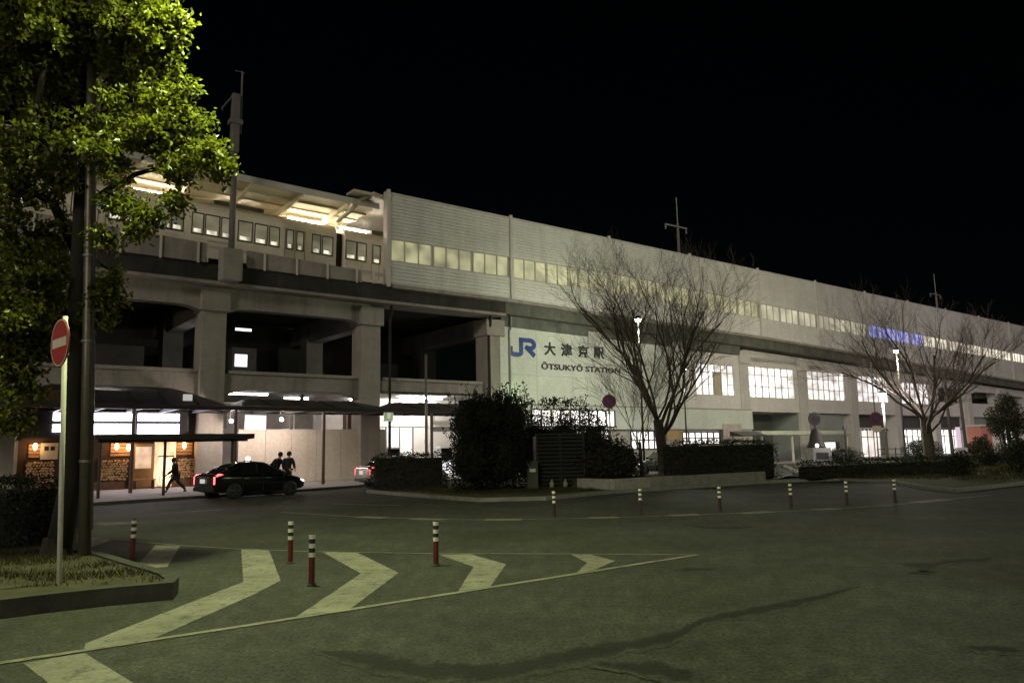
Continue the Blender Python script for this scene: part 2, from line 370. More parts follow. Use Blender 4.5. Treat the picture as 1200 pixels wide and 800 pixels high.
stripe([(188, 601.5), (262, 596.8)], 0.22, paint_old, 0.004); stripe([(392, 590), (470, 592)], 0.2, paint_old, 0.004)
def seam(pts, name="asphalt_patch", zz=0.003):                                     # (x, y, half height in px): a dark damp seam
    rows = []
    for (x0, y0, h0), (x1, y1, h1) in zip(pts, pts[1:]):
        k = max(2, int(abs(x1 - x0) / 6))
        for i in range(k):
            f = i / k; x, y, h = x0 + (x1 - x0) * f, y0 + (y1 - y0) * f, (h0 + (h1 - h0) * f) * 1.6
            h *= 1 + 0.5 * mnoise.noise(Vector((x * .07, y * .1, 0))); w = mnoise.noise(Vector((x * .05, 3, 0))) * 2
            rows.append([Gp(x, y + w + h * c) for c in (-1, -.5, 0, .5, 1)])
    vs = [(p.x, p.y, zz) for r_ in rows for p in r_]; n = len(rows)
    o = MB().add(vs, [(i * 5 + c, (i + 1) * 5 + c, (i + 1) * 5 + c + 1, i * 5 + c + 1) for i in range(n - 1) for c in range(4)]).build(name, patch)
    at = o.data.attributes.new("core", 'FLOAT', 'POINT')
    for i in range(n):
        e = min(1, i / 3, (n - 1 - i) / 3)
        for c, v in enumerate((0, .34, .6, .34, 0)): at.data[i * 5 + c].value = v * e
    return structure(o)
seam([(363, 761, 1), (390, 766, 5), (433, 772, 9), (500, 786, 10), (587, 787, 9), (660, 770, 10), (760, 752, 7), (800, 741, 6), (826, 726, 3), (908, 711, 5), (960, 700, 3), (1019, 682, 1)])
seam([(690, 779, 2), (760, 782, 8), (810, 793, 8), (830, 810, 6)], zz=0.006)
seam([(1045, 660, 1), (1080, 663, 4), (1110, 659, 2), (1160, 654, 3), (1178, 651, 1)]); seam([(1050, 672, 1), (1085, 671, 2), (1120, 665, 1)])
seam([(775, 668, .5), (820, 667, 1.4), (856, 665, .5)]); seam([(800, 616, .5), (850, 619, 1.2), (900, 616, .5)]); seam([(1120, 757, 1), (1160, 760, 4), (1215, 764, 3)])

# sidewalk under and before the viaduct, with its kerb
KERB = [(-60, 17.5), (-8.5, 12.9), (-5.4, 11.0), (-1.3, 9.9), (3, 8.9), (6, 7.8), (9, 6.2), (14, 5.6), (40, 5.5), (170, 5.5)]
SWZ = 0.10
q = MB(); pts = [L(t, -o, SWZ) for t, o in KERB] + [L(170, 30, SWZ), L(-60, 30, SWZ)]
q.add(pts + [Vector((p.x, p.y, -0.05)) for p in pts], [tuple(range(len(pts)))] + [(i, (i + 1) % len(pts), (i + 1) % len(pts) + len(pts), i + len(pts)) for i in range(len(pts))])
structure(q.build("sidewalk", pave))
q = MB()
for (a, b) in zip(KERB, KERB[1:]):
    A, B = L(a[0], -a[1]), L(b[0], -b[1]); t = (B - A).normalized(); nn = Vector((t.y, -t.x, 0))
    v = [A, B, B + nn * .16, A + nn * .16]
    q.add([(p.x, p.y, z) for z in (-0.05, SWZ + .012) for p in v], [(4, 5, 6, 7), (0, 1, 5, 4), (1, 2, 6, 5), (2, 3, 7, 6), (3, 0, 4, 7)])
structure(q.build("kerb", mat("dark_kerb", (0.07, 0.068, 0.065), 0.85, 0.3, 4)))

# ---------------------------------------------------------------- the station viaduct
ROT = TH
st = thing("station_building", "long elevated railway station with ribbed pale upper wall over concrete columns", "station", P0, ROT)
ZB = [(-60, 12.3), (-5, 11.9), (12, 11.88), (21, 11.92), (33, 11.7), (51, 11.42), (66, 10.95), (106, 9.75), (170, 8.2)]     # foot of the upper wall
WB = [(-20, 13.5), (12, 13.45), (21, 13.52), (33, 13.45), (51.5, 13.15), (58.8, 13.05), (98, 12.47), (170, 11.4)]           # window band, sill
WT = [(-20, 14.9), (12, 14.88), (21, 15.0), (33, 15.1), (51.7, 14.62), (58.8, 14.5), (98.5, 13.75), (170, 12.4)]            # window band, head
JT = [11.73 + 9.64 * k for k in range(0, 16)]
CT = [1.67 + 9.41 * k for k in range(-5, 18)]
DECK = 2.5   # deck is set this far out from the column line? (kept at 1 m below)
def band(name, m, lo, hi, t0, t1, d0, d1, step=3.0, parent=st):
    n = max(1, int((t1 - t0) / step)); q = MB()
    for i in range(n):
        a, b = t0 + (t1 - t0) * i / n, t0 + (t1 - t0) * (i + 1) / n
        vs = [(a, d0, lo(a)), (b, d0, lo(b)), (b, d0, hi(b)), (a, d0, hi(a)), (a, d1, lo(a)), (b, d1, lo(b)), (b, d1, hi(b)), (a, d1, hi(a))]
        fs = [(0, 1, 2, 3), (7, 6, 5, 4), (3, 2, 6, 7), (4, 5, 1, 0)]
        if i == 0: fs.append((0, 3, 7, 4))
        if i == n - 1: fs.append((1, 5, 6, 2))
        q.add(vs, fs)
    return q.build(name, m, parent)
zb = lambda t: pwl(ZB, t); wb = lambda t: pwl(WB, t); wt = lambda t: pwl(WT, t)
# deck slab: dark outer face under the wall, set back from it
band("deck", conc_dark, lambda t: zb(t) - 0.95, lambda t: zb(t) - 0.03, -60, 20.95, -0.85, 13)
band("deck", mat("grey_fascia", (0.10, 0.10, 0.082), 0.9, 0.35, 0.9, 0.3, 20, dirt=((0.03, 0.03, 0.025), 0.7, 1.2)), lambda t: zb(t) - 0.95, lambda t: zb(t) - 0.03, 20.953, 170, -0.85, 13)
band("deck_ledge", conc, lambda t: zb(t) - 1.12, lambda t: zb(t) - 0.953, -60, 20.9, -0.95, 0.9)
band("deck_ledge", conc, lambda t: zb(t) - 0.16, lambda t: zb(t) + 0.06, 12, 170, -1.22, -0.853)
# curved edge beams with haunches over each column
for i, (a, b) in enumerate(zip(CT, CT[1:])):
    if b > 170: break
    lo = 9.72 if a < 15 else zb((a + b) / 2) - 2.05
    if 20 < b and a < 47: continue
    top = lambda t: zb(t) - 1.123
    n = 14; q = MB(); bot = []
    for k in range(n + 1):
        t = a + (b - a) * k / n; e = min(t - a, b - t); h = 0.55 * max(0, 1 - e / 1.5) ** 1.2
        bot.append((t, lo - h))
    poly = [(a, top(a)), (b, top(b))] + list(reversed(bot))
    q.prism(poly, 0.02, 0.75)
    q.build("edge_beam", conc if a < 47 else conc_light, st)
for k, t in enumerate(CT):
    if t > 165: break
    ztop = zb(t) - 1.3
    w = 0.66 if t < 23 or t > 40 else 0.55
    q = MB(); q.box(t - w, t + w, -0.05, 1.25, 0, ztop)
    q.box(t - w - .12, t + w + .12, -0.30, 1.30, ztop - 1.15, ztop)
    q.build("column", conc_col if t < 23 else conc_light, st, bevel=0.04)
    q = MB(); q.box(t - .6, t + .6, 8.5, 9.7, 0, ztop); q.box(t - .45, t + .45, 1.3, 12, ztop - 1.2, ztop + .15); q.build("rear_column", conc_in, st)
# drain pipes beside columns
for t in (12.35, 20.0, 21.75):
    q = MB(); q.tube([(t, -0.35, 11.4), (t, -0.35, 10.2), (t, -0.12, 9.9), (t, -0.12, 0.1)], 0.09, 8); q.build("drain_pipe", conc_dark if t < 21 else steel_grey, st)
# intermediate floor: spandrel beam with haunches, floor and dark back wall (t < 21)
for a, b in zip(CT, CT[1:]):
    if a > 12 or b < -30: continue
    n = 14; bot = []
    for k in range(n + 1):
        t = a + (b - a) * k / n; e = min(t - a, b - t); h = 0.6 * max(0, 1 - e / 1.8)
        bot.append((t, (5.25 if a < 10 else 5.45) - h * (a < 10)))
    MB().prism([(a, 6.15), (b, 6.12)] + list(reversed(bot)), 0.25, 0.7).build("spandrel_beam", conc, st)
    MB().box(a + .9, b - .9, 0.12, 0.247, 6.1, 6.28).build("coping", conc_col, st)
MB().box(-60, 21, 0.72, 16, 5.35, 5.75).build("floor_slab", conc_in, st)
MB().box(12.3, 20.6, 0.75, 8, 5.30, 5.346).build("soffit", mat("white_soffit", (.7, .68, .64), .6, .05), st)
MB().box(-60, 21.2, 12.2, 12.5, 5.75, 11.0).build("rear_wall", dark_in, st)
MB().box(-60, 120, 12.2, 12.5, 0, 5.35).build("rear_wall", mat("lobby_wall", (0.5, 0.46, 0.42), 0.7, 0.1), st)
for t0, w, h in ((-3.5, 3.4, 2.6), (5.2, 1.6, 2.9), (15.2, 2.2, 2.4), (3.2, 0.9, 3.2)):
    MB().box(t0, t0 + w, 8.0, 12.2, 5.76, 5.75 + h).build("partition_wall", mat("partition", (0.13, 0.12, 0.115), 0.85, 0.2), st)

# open platform section: parapet, canopy
ptop = lambda t: 13.1 - 0.038 * (t + 4)
for a, b in ((-60, 0.85), (3.05, 9.9)):
    band("parapet", parap, lambda t: zb(t) - 0.02, ptop, a, b, -1.0, -0.82)
    q = MB(); t = a + (0.7 if a < 0 else .95)
    if a < 0: t = -3.3 - 1.87 * 20
    while t < b - .2:
        if t > -25: q = MB().box(t - .05, t + .05, -1.09, -1.0, zb(t) - .1, ptop(t) + .03).build("parapet_post", post_m, st)
        t += 1.87
q = MB()
q.box(0.9, 2.0, -.98, -.9, 13.05, 13.12); q.box(0.9, 0.97, -.98, -.9, 11.9, 13.05); q.box(10.0, 11.6, -.9, -.84, 12.4, 12.46); q.box(10.0, 11.6, -.9, -.84, 11.95, 12.0)
for t in (10.0, 10.8, 11.5): q.box(t - .03, t + .03, -.9, -.84, 11.86, 12.9)
q.build("railing", post_m, st)
zc = lambda t: 17.15 - 0.014 * (t + 2)
band("canopy_roof", mat("canopy_sheet", (0.20, 0.19, 0.18), 0.6, 0.15), lambda t: zc(t) + .16, lambda t: zc(t) + .36, -60, 11.6, 0.05, 9)
band("canopy_soffit", cream, lambda t: zc(t) + .10, lambda t: zc(t) + .157, -60, 11.5, 0.15, 8.9)
band("canopy_fascia", post_m, lambda t: zc(t), lambda t: zc(t) + .38, -60, 11.6, -0.06, 0.047)
for d in (1.6, 3.0, 4.4, 5.8): band("canopy_purlin", cream, lambda t: zc(t) + .0, lambda t: zc(t) + .097, -60, 11.5, d, d + .12)
t = 9.6
while t > -22:
    MB().prism([(0.1, zc(t) + .08), (8.8, zc(t) + .08), (8.8, zc(t) - .5), (5.5, zc(t) - .5), (0.1, zc(t) - .08)], t - .07, t + .07, plane='yz').build("canopy_rib", cream, st)
    t -= 3.0
MB().tube([(11.75, -.6, 17.55), (11.0, -.5, 17.75), (10.3, 0, 17.35), (9.75, .3, 16.6), (9.5, 1.5, 16.2)], 0.13, 8).build("canopy_brace", cream, st)
MB().box(9.5, 11.7, -.75, 0.3, 17.55, 17.7).build("canopy_hood", mat("hood_sheet", (0.55, 0.48, 0.38), 0.5), st)
MB().box(-60, 130, 4.6, 12, zb(0) + .0, 13.05).build("platform", conc_in, st)
MB().box(-60, 130, 8.9, 9.1, 13.05, 17.2).build("platform_screen", mat("platform_screen", (0.62, 0.56, 0.44), 0.7, 0.1), st)

# closed section: ribbed wall, joints, window band
def ribbed_band(name, lo, hi, t0, t1, rows, d=-1.0):
    n = int((t1 - t0) / 3); vs = []; fs = []
    prof = []
    for k in range(rows): prof += [(k / rows, d - .035), ((k + .86) / rows, d - .012), ((k + .90) / rows, d + .02), ((k + .985) / rows, d + .02)]
    prof.append((1, d - .01)); m = len(prof)
    for i in range(n + 1):
        t = t0 + (t1 - t0) * i / n
        for f, y in prof: vs.append((t, y, lo(t) + (hi(t) - lo(t)) * f))
        vs += [(t, -.86, hi(t)), (t, -.86, lo(t))]
    w = m + 2
    for i in range(n):
        for k in range(w): fs.append((i * w + k, (i + 1) * w + k, (i + 1) * w + (k + 1) % w, i * w + (k + 1) % w))
    return MB().add(vs, fs).build(name, wallpanel, st)
ribbed_band("upper_wall", wt, lambda t: 17.75 - 0.0028 * max(0, t - 30), 11.75, 165, 13)
ribbed_band("upper_wall", zb, wb, 11.75, 165, 7)
band("roof_edge", post_m, lambda t: 17.753 - 0.0028 * max(0, t - 30), lambda t: 17.86 - 0.0028 * max(0, t - 30), 11.75, 165, -1.06, 9)
MB().box(11.60, 11.747, -1.12, -.62, 11.95, 17.92).build("end_post", post_m, st, bevel=.02)
for j in JT:
    if j > 160: break
    q = MB().box(j - .11, j + .11, -1.14, -1.003, zb(j) - .1, 18.0 - 0.0028 * max(0, j - 30)); q.build("joint_post", post_m, st)
win_warm = emit("platform_window_glow", (0.97, 0.93, 0.50), 0.25, 0.6, 0.9, (0.4, 0.4, 0.34), (1, 1, 1.1))
win_pale = emit("far_window_glow", (0.95, 0.90, 0.66), 0.30, 0.45, 0.8, (0.5, 0.5, 0.45))
win_blue = emit("blue_window_glow", (0.34, 0.38, 1.0), 0.80, 0.25, 1.2, (0.4, 0.4, 0.5))
win_bright = emit("bright_window_glow", (1.0, 0.90, 0.72), 0.85, 0.4, 0.9, (0.5, 0.5, 0.45))
for j in JT[:-1]:
    if j > 150: break
    for g in range(3):
        a = j + .15 + (9.34 / 3) * g; b = a + 9.34 / 3
        m_ = win_warm
        if a > 50: m_ = win_pale
        if 69.5 < a < 81.5: m_ = win_blue
        if a >= 81.5: m_ = win_bright
        w = band("window", m_, wb, wt, a + .04, b - .04, -0.90, -0.87, 1)
        q = MB(); n = 3
        for k in range(n + 1):
            x = a + .04 + (b - a - .08) * k / n; hw = .03 if 0 < k < n else .06
            q.box(x - hw, x + hw, -0.99, -0.903, wb(x) + .003, wt(x) - .003)
        for fz in (wb, wt):
            e0 = .004 if fz is wb else -.054
            q.prism([(a + .04, fz(a) + e0), (b - .04, fz(b) + e0), (b - .04, fz(b) + e0 + .05), (a + .04, fz(a) + e0 + .05)], -.985, -.904)
        f_ = q.build("frame", frame_m, w)

# white wall with the station name, and the wall round the lit concourse windows
white_d = -0.10
band("name_wall", white_wall, lambda t: 4.75, lambda t: zb(t) - 1.70, 20.95, 41.0, white_d, 0.2)
band("wall_head", mat("wall_head_grey", (0.12, 0.125, 0.105), 0.85, 0.35, 1.0, dirt=((0.05, 0.05, 0.04), .5, 1.2)), lambda t: zb(t) - 1.697, lambda t: zb(t) - .953, 20.95, 48, -0.25, 0.2)  # grey band between the white wall and the deck
MB().box(20.95, 49.2, -0.30, 0.15, 3.05, 4.746).build("lower_wall", white_wall, st)
MB().box(20.95, 49.2, -0.36, -0.02, 4.75, 4.83).build("ledge", conc_col, st)
def wall_with(t0, t1, z0, z1, w0, w1, h0, h1, m_, d0, d1):
    q = MB(); q.box(t0, w0, d0, d1, z0, z1); q.box(w1, t1, d0, d1, z0, z1); q.box(w0, w1, d0, d1, z0, h0); q.box(w0, w1, d0, d1, h1, z1)
    return q.build("concourse_wall", m_, st)
conc_glow = emit("concourse_glow", (1.0, 0.92, 0.93), 0.88, 0.6, 0.9, (0.7, 0.7, 0.7), (1, 1, 1.5))
def big_window(w0, w1, h0, h1, nx):
    w = MB().box(w0, w1, 0.12, 0.14, h0, h1).build("window", conc_glow, st)
    q = MB()
    for k in range(nx + 1):
        x = w0 + (w1 - w0) * k / nx; q.box(x - .028, x + .028, 0.02, 0.117, h0, h1)
    for z in (h0 + .03, h0 + (h1 - h0) * .36, h0 + (h1 - h0) * .73, h1 - .03): q.box(w0, w1, 0.035, 0.105, z - .03, z + .03)
    q.build("frame", frame_m, w)
wall_pink = mat("concourse_render", (0.60, 0.565, 0.545), 0.8, 0.08, 0.6, dirt=((0.33, 0.31, 0.27), .4, 0.8))
wall_with(41.0, 48.0, 4.85, 9.75, 41.9, 47.2, 6.0, 8.75, wall_pink, -0.02, 0.25); big_window(41.9, 47.2, 6.0, 8.75, 6)
for a, w0, w1, nx in ((48.0, 49.4, 56.7, 7), (57.4, 59.0, 65.9, 7), (66.9, 68.5, 75.0, 6), (76.3, 78, 84.6, 6)):
    wall_with(a + .2, a + 9.3, 4.65, zb(a) - 1.8, w0, w1, 5.95, 8.85 if a < 76 else 8.4, wall_pink, 0.02, 0.3); big_window(w0, w1, 5.95, 8.85 if a < 76 else 8.4, nx)
MB().box(44.3, 45.6, 0.119, 0.121, 6.05, 8.1).build("tan_blind", mat("tan_blind", (.45, .38, .27), .8, .1), st)
# ground floor, right half
shop_glow = emit("shop_window_glow", (1.0, 0.88, 0.80), 1.1, 0.4, 0.7, (0.7, 0.7, 0.7))
white_glow = emit("white_shop_glow", (1.0, 0.95, 0.9), 1.3, 0.3, 0.8, (0.7, 0.7, 0.7))
def lit_row(t0, t1, z0, z1, nx, nz, m_=white_glow, d=-0.02, name="window", fr=steel_dark):
    w = MB().box(t0, t1, d, d + .02, z0, z1).build(name, m_, st); q = MB()
    for k in range(nx + 1):
        x = t0 + (t1 - t0) * k / nx; q.box(x - .05, x + .05, d - .09, d - .003, z0, z1)
    for k in range(nz + 1):
        z = z0 + (z1 - z0) * k / nz; q.box(t0, t1, d - .075, d - .012, z - .045, z + .045)
    q.build("frame", fr, w)
MB().box(20.95, 49.2, 0.02, 0.3, 0, 3.04).build("shop_wall", mat("shop_wall", (0.34, 0.32, 0.30), 0.7, .1), st)
lit_row(22.6, 31.2, 1.3, 2.95, 10, 2); lit_row(23.4, 31.6, 3.25, 4.45, 9, 1, white_glow, -.325); lit_row(33.6, 37.6, 1.5, 2.9, 6, 2); lit_row(39.7, 44.6, 1.8, 2.8, 6, 2)
MB().box(37.8, 39.6, -0.12, 0.01, 2.2, 3.4).build("wall_panel", mat("ochre_panel", (0.36, 0.25, 0.12), .7, .15), st)
MB().box(44.8, 47.4, -0.38, -0.303, 2.2, 3.5).build("notice_board", mat("pink_board", (0.42, 0.36, 0.34), .7, .2, 3), st)
MB().box(48.8, 57.0, 3.0, 3.2, 0, 4.6).build("recess_wall", mat("recess", (0.10, 0.115, 0.105), 0.7, .15), st)
MB().box(58.3, 66.2, 0.6, 0.8, 0, 4.6).build("clad_wall", grey_wall, st)
MB().box(57.2, 58.28, 0.3, 3.2, 0, 4.6).build("clad_wall", grey_wall, st)
w_ = MB().box(60.9, 64.2, 0.55, 0.59, 0.75, 1.75).build("window", shop_glow, st); q = MB(); q.box(60.8, 64.3, .50, .547, .65, .75); q.box(60.8, 64.3, .50, .547, 1.75, 1.85); q.box(64.2, 64.9, .50, .547, .75, 1.75); q.build("frame", steel_dark, w_)
for a, b, m_ in ((68.4, 75.2, shop_glow), (77.4, 85.0, white_glow), (87.0, 94.5, white_glow), (96.4, 104, white_glow), (105.6, 113, white_glow), (114.8, 122, white_glow)):
    w_ = MB().box(a, b, 1.5, 1.55, 0.1, 3.0).build("shop_window", m_, st)
    q = MB(); k = a
    while k < b: q.box(k - .04, k + .04, 1.40, 1.497, .1, 3.0); k += 1.35
    q.box(a, b, 1.38, 1.495, 2.2, 2.28); q.build("frame", steel_grey, w_)
    MB().box(a - .2, b + .2, 1.0, 1.38, 3.05, 4.6).build("fascia", dark_in if a < 90 else grey_wall, st)
    MB().box(a, b, .4, .43, 3.0, 3.22).build("awning_trim", white_plastic if a < 70 else steel_grey, st)
    q = MB()
    for k in range(9): q.box(a + .2 + k * (b - a) / 9, a + .55 + k * (b - a) / 9, .36, .397, 2.92, 3.12)
    if a < 70: q.build("awning_fringe", steel_dark, st)
MB().box(85.9, 165, 0.5, 8, 4.65, 6.4).build("floor_slab", wall_pink, st)
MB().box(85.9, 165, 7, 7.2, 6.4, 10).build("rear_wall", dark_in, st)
MB().box(49, 165, 0.9, 12, 4.6, 4.64).build("ground_ceiling", mat("ceiling_white", (0.6, 0.58, 0.56), .7, .05), st)

for t in (24.2, 27.6, 31.0, 34.4, 37.8): MB().box(t - .012, t + .012, white_d - .004, white_d + .01, 4.85, zb(t) - 1.72).build("panel_joint", mat("joint_seal", (.30, .30, .27), .8, .1) if "joint_seal" not in MATS else MATS["joint_seal"], st)
MB().box(20.96, 40.9, white_d - .003, white_d + .01, 6.86, 6.88).build("panel_joint", MATS["joint_seal"], st)
# station name: blue logo, black characters
sg = thing("station_sign", "blue station logo and black station name lettering on the pale wall", "sign", L(21.7, white_d - .005, 7.3), ROT)
def stroke2d(paths, w, th):
    q = MB()
    for p in paths:
        pl = []; pr = []
        for i, a in enumerate(p):
            a = Vector(a); pv = Vector(p[i - 1]) if i else None; nx = Vector(p[i + 1]) if i < len(p) - 1 else None
            d1 = (a - pv).normalized() if pv is not None else None; d2 = (nx - a).normalized() if nx is not None else None
            if d1 is None: nn = Vector((-d2.y, d2.x)); k = 1
            elif d2 is None: nn = Vector((-d1.y, d1.x)); k = 1
            else:
                n1, n2 = Vector((-d1.y, d1.x)), Vector((-d2.y, d2.x)); nn = (n1 + n2).normalized(); k = min(1.6, 1 / max(.4, nn.dot(n1)))
            pl.append(a + nn * w / 2 * k); pr.append(a - nn * w / 2 * k)
        for i in range(len(p) - 1):
            q.prism([tuple(pl[i]), tuple(pl[i + 1]), tuple(pr[i + 1]), tuple(pr[i])], -th, 0)
    return q
def arc(cx, cy, rx, ry, a0, a1, n=8): return [(cx + rx * math.cos(R(a0 + (a1 - a0) * i / n)), cy + ry * math.sin(R(a0 + (a1 - a0) * i / n))) for i in range(n + 1)]
jr = [[(0.17, 1.55), (0.17, 1.28)] + arc(0.50, 1.18, 0.33, 0.19, 180, 270, 6) + arc(0.78, 1.19, 0.32, 0.20, 270, 360, 6) + [(1.10, 1.5), (1.10, 2.1)],
      [(0.93, 2.06), (1.9, 2.06)] + arc(1.93, 1.78, 0.36, 0.28, 90, -90, 10) + [(1.55, 1.50)], [(1.50, 1.62), (2.32, 0.98)]]
stroke2d(jr, 0.32, 0.05).build("logo", logo_blue, sg)
def text_mesh(body, x0, x1, z0, z1, m_, name, parent, off=0.0, th=0.02, y=-0.01):
    c = bpy.data.curves.new(name, 'FONT'); c.body = body; c.offset = off; c.extrude = th; c.resolution_u = 3
    o = bpy.data.objects.new(name, c); COL.objects.link(o); bpy.context.view_layer.update()
    me = bpy.data.meshes.new_from_object(o.evaluated_get(bpy.context.evaluated_depsgraph_get())); bpy.data.objects.remove(o)
    xs = [v.co.x for v in me.vertices]; ys = [v.co.y for v in me.vertices]; ax_, bx_, ay_, by_ = min(xs), max(xs), min(ys), max(ys)
    for v in me.vertices:
        x, yy, z = v.co; v.co = (x0 + (x - ax_) / (bx_ - ax_) * (x1 - x0), y - z, z0 + (yy - ay_) / (by_ - ay_) * (z1 - z0))
    me.materials.clear(); me.materials.append(m_)
    o = bpy.data.objects.new(name, me); COL.objects.link(o); o.parent = parent
    return o
for ch, a in zip("大津京駅", (3.22, 4.83, 6.52, 8.14)):
    text_mesh(ch, a, a + 1.12, 1.10, 2.08, letter_black, "character", sg, 0.03)
text_mesh("ŌTSUKYŌ STATION", 2.93, 10.95, 0.06, 0.62, letter_black, "lettering", sg, 0.028)

# ---------------------------------------------------------------- platform: tube lamps, train, overhead poles
tube_em = emit("tube_lamp", (1.0, 0.90, 0.72), 95.0, base=(.9, .9, .9))
tube_lab = ["tube lamp under the canopy half hidden by the left end of the tree crown", "second short tube lamp just right of the overhead line pole", "bright tube lamp under the platform canopy beside the green tree", "bright tube lamp over the train, left of the carriage gap", "bright tube lamp under the canopy next to the ribbed wall",
            "short tube lamp behind the overhead line pole", "tube lamp under the far end of the platform canopy"]
for (a, b, d), lab in zip(((-7, -5, 4.2), (4.35, 4.75, 4.2), (-2.0, 0.1, 4.2), (7.25, 9.75, 4.2), (10.9, 13.9, 4.2), (3.2, 3.6, 4.2), (-12, -9, 4.2)), tube_lab):
    t = thing("platform_lamp", lab, "lamp", L((a + b) / 2, d, zc(a) - .28), ROT, "tube lamps along the platform")
    h = (b - a) / 2
    MB().box(-h, h, -.10, .10, .06, .14).build("housing", post_m, t)
    MB().tube([(-h + .03, 0, 0), (h - .03, 0, 0)], .06, 10).build("tube", tube_em, t)
    for s in (-1, 1): MB().tube([(s * h * .7, 0, .13), (s * h * .7, 0, .30)], .02, 6).build("hanger", post_m, t)
    for s in ((-.5, .5) if h > .5 else (0,)): lamp_light(t, (s * h * 1.6, -.75, -.42), 75 if h > .5 else 50, (1.0, .89, .66), .25)
t_glow = emit("train_window_glow", (0.85, 0.78, 0.50), 0.12, 0.5, 0.8, (0.25, 0.25, 0.2), (1, 1, 2.0))
t_low = emit("train_window_painted_light", (1.0, 0.92, 0.70), 0.75, 0.6, 3.0, (0.3, 0.3, 0.25))  # platform light showing low in each window, painted as emission
tr = thing("commuter_train", "cream commuter train standing at the platform under the canopy", "train", L(0, 2.0, 12.55), ROT)
tr.rotation_euler = (0, 0.022, ROT)
def carriage(x0, x1, wins, doors):
    q = MB(); prof = [(0, .35), (0, 3.2), (.12, 3.5), (.5, 3.78), (1.45, 3.92), (2.4, 3.78), (2.78, 3.5), (2.9, 3.2), (2.9, .35)]
    q.prism(prof, x0, x1, plane='yz'); c = q.build("carriage", train_m, tr, bevel=.05)
    for a, b in wins:
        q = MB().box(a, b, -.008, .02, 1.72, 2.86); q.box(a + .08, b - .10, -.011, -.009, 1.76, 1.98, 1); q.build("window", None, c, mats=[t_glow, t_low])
        f = MB(); f.box(a - .05, a, -.02, .02, 1.66, 2.92); f.box(b, b + .05, -.02, .02, 1.66, 2.92); f.box(a - .05, b + .05, -.019, .02, 2.86, 2.93); f.box(a - .05, b + .05, -.019, .02, 1.65, 1.72)
        f.build("window_frame", steel_dark, c)
    for a, b in doors:
        f = MB(); m = (a + b) / 2
        for x in (a, m, b): f.box(x - .015, x + .015, -.012, .0, .6, 3.0)
        f.build("door_seam", steel_grey, c)
    MB().box(x0 + .1, x1 - .1, -.014, .0, .95, 1.13).build("belt_stripe", post_m, c)
    q = MB().box(x0 + 2.2, x0 + 6, .7, 2.2, 3.8, 4.15); q.build("roof_unit", train_roof, c, bevel=.05)
    MB().box(x1 - 7.5, x1 - 4.5, .7, 2.2, 3.8, 4.12).build("roof_unit", train_roof, c, bevel=.05)
W1 = [(.82, 1.38), (1.55, 2.28), (2.45, 2.98), (3.42, 4.2), (4.4, 5.1), (5.28, 5.85), (6.35, 6.72), (7.0, 7.38), (8.0, 8.5), (8.68, 9.32),
      (-.28, .3), (-1.0, -.32), (-2.7, -1.9), (-3.45, -2.82), (-5.2, -4.5), (-6.3, -5.6), (-7.6, -6.9)]
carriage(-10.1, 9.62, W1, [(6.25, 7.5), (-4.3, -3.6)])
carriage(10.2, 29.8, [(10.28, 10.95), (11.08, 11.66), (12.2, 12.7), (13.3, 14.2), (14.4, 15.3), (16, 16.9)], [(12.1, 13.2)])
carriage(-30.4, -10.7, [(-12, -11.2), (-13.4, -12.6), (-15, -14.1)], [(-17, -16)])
MB().box(9.65, 10.17, .5, 2.4, .6, 3.4).build("gangway", steel_dark, tr)
MB().box(-10.65, -10.15, .5, 2.4, .6, 3.4).build("gangway", steel_dark, tr)

mast_m = mat("mast_paint", (.17, .155, .135), .7, .2, 3)
def overhead_pole(lab, loc, h, cross=None, box=False):
    t = thing("overhead_line_pole", lab, "pole", loc, ROT, "overhead line poles of the railway")
    if box:
        MB().box(-.55, .55, -.35, .45, -1.0, .75).build("bracket_base", conc_col, t, bevel=.08)
        MB().tube([(0, 0, .7), (0, 0, h - 3.4)], .17, 12).build("pole", mast_m, t, smooth=True)
        q = MB().box(-.22, .20, -.2, .2, h - 3.4, h); q.build("box_mast", mast_m, t, bevel=.03)
        MB().box(-.34, .34, -.28, .28, h - 1.75, h - 1.5).build("collar", mast_m, t)
        MB().tube([(.30, 0, h - 2.2), (.30, 0, h + 1.45)], .055, 8).build("rod", steel_grey, t)
        MB().tube([(-.1, 0, h + 1.4), (.42, 0, h + 1.4)], .03, 6).build("rod_tip", steel_grey, t)
        MB().tube([(-.2, 0, h - .15), (-.75, 0, h - 1.0), (-.7, 0, h - 1.1)], .05, 6).build("stay", steel_grey, t)
        MB().tube([(-.1, -.2, h - 2.9), (-.1, 2.4, h - 2.9)], .06, 6).build("cross_arm", steel_grey, t)
    else:
        MB().tube([(0, 0, 0), (0, 0, h)], [.17, .11], 10).build("pole", conc_col, t, smooth=True)
        MB().tube([(0, 0, h - .1), (0, 0, h + 2.4)], .05, 6).build("rod", steel_grey, t)
        MB().tube([(-1.8, -.1, h - .35), (1.1, -.1, h - .3)], .08, 8).build("cross_arm", steel_grey, t)
        for x in (-1.75, 1.0):
            MB().lathe([(.05, -.45), (.1, -.4), (.06, -.3), (.1, -.2), (.06, -.1), (.05, 0)], (x, -.1, h - .36), 10).build("insulator", steel_grey, t)
overhead_pole("tall box-headed overhead line pole on a concrete bracket before the train", L(2.08, -1.25, 11.95), 9.6, box=True)
overhead_pole("T-shaped overhead line pole rising behind the roof above the middle bare tree", L(42.0, 1.2, 13), 8.4)
overhead_pole("faint overhead line pole rising behind the roof above the right bare tree", L(92.0, 1.2, 13), 7.6)

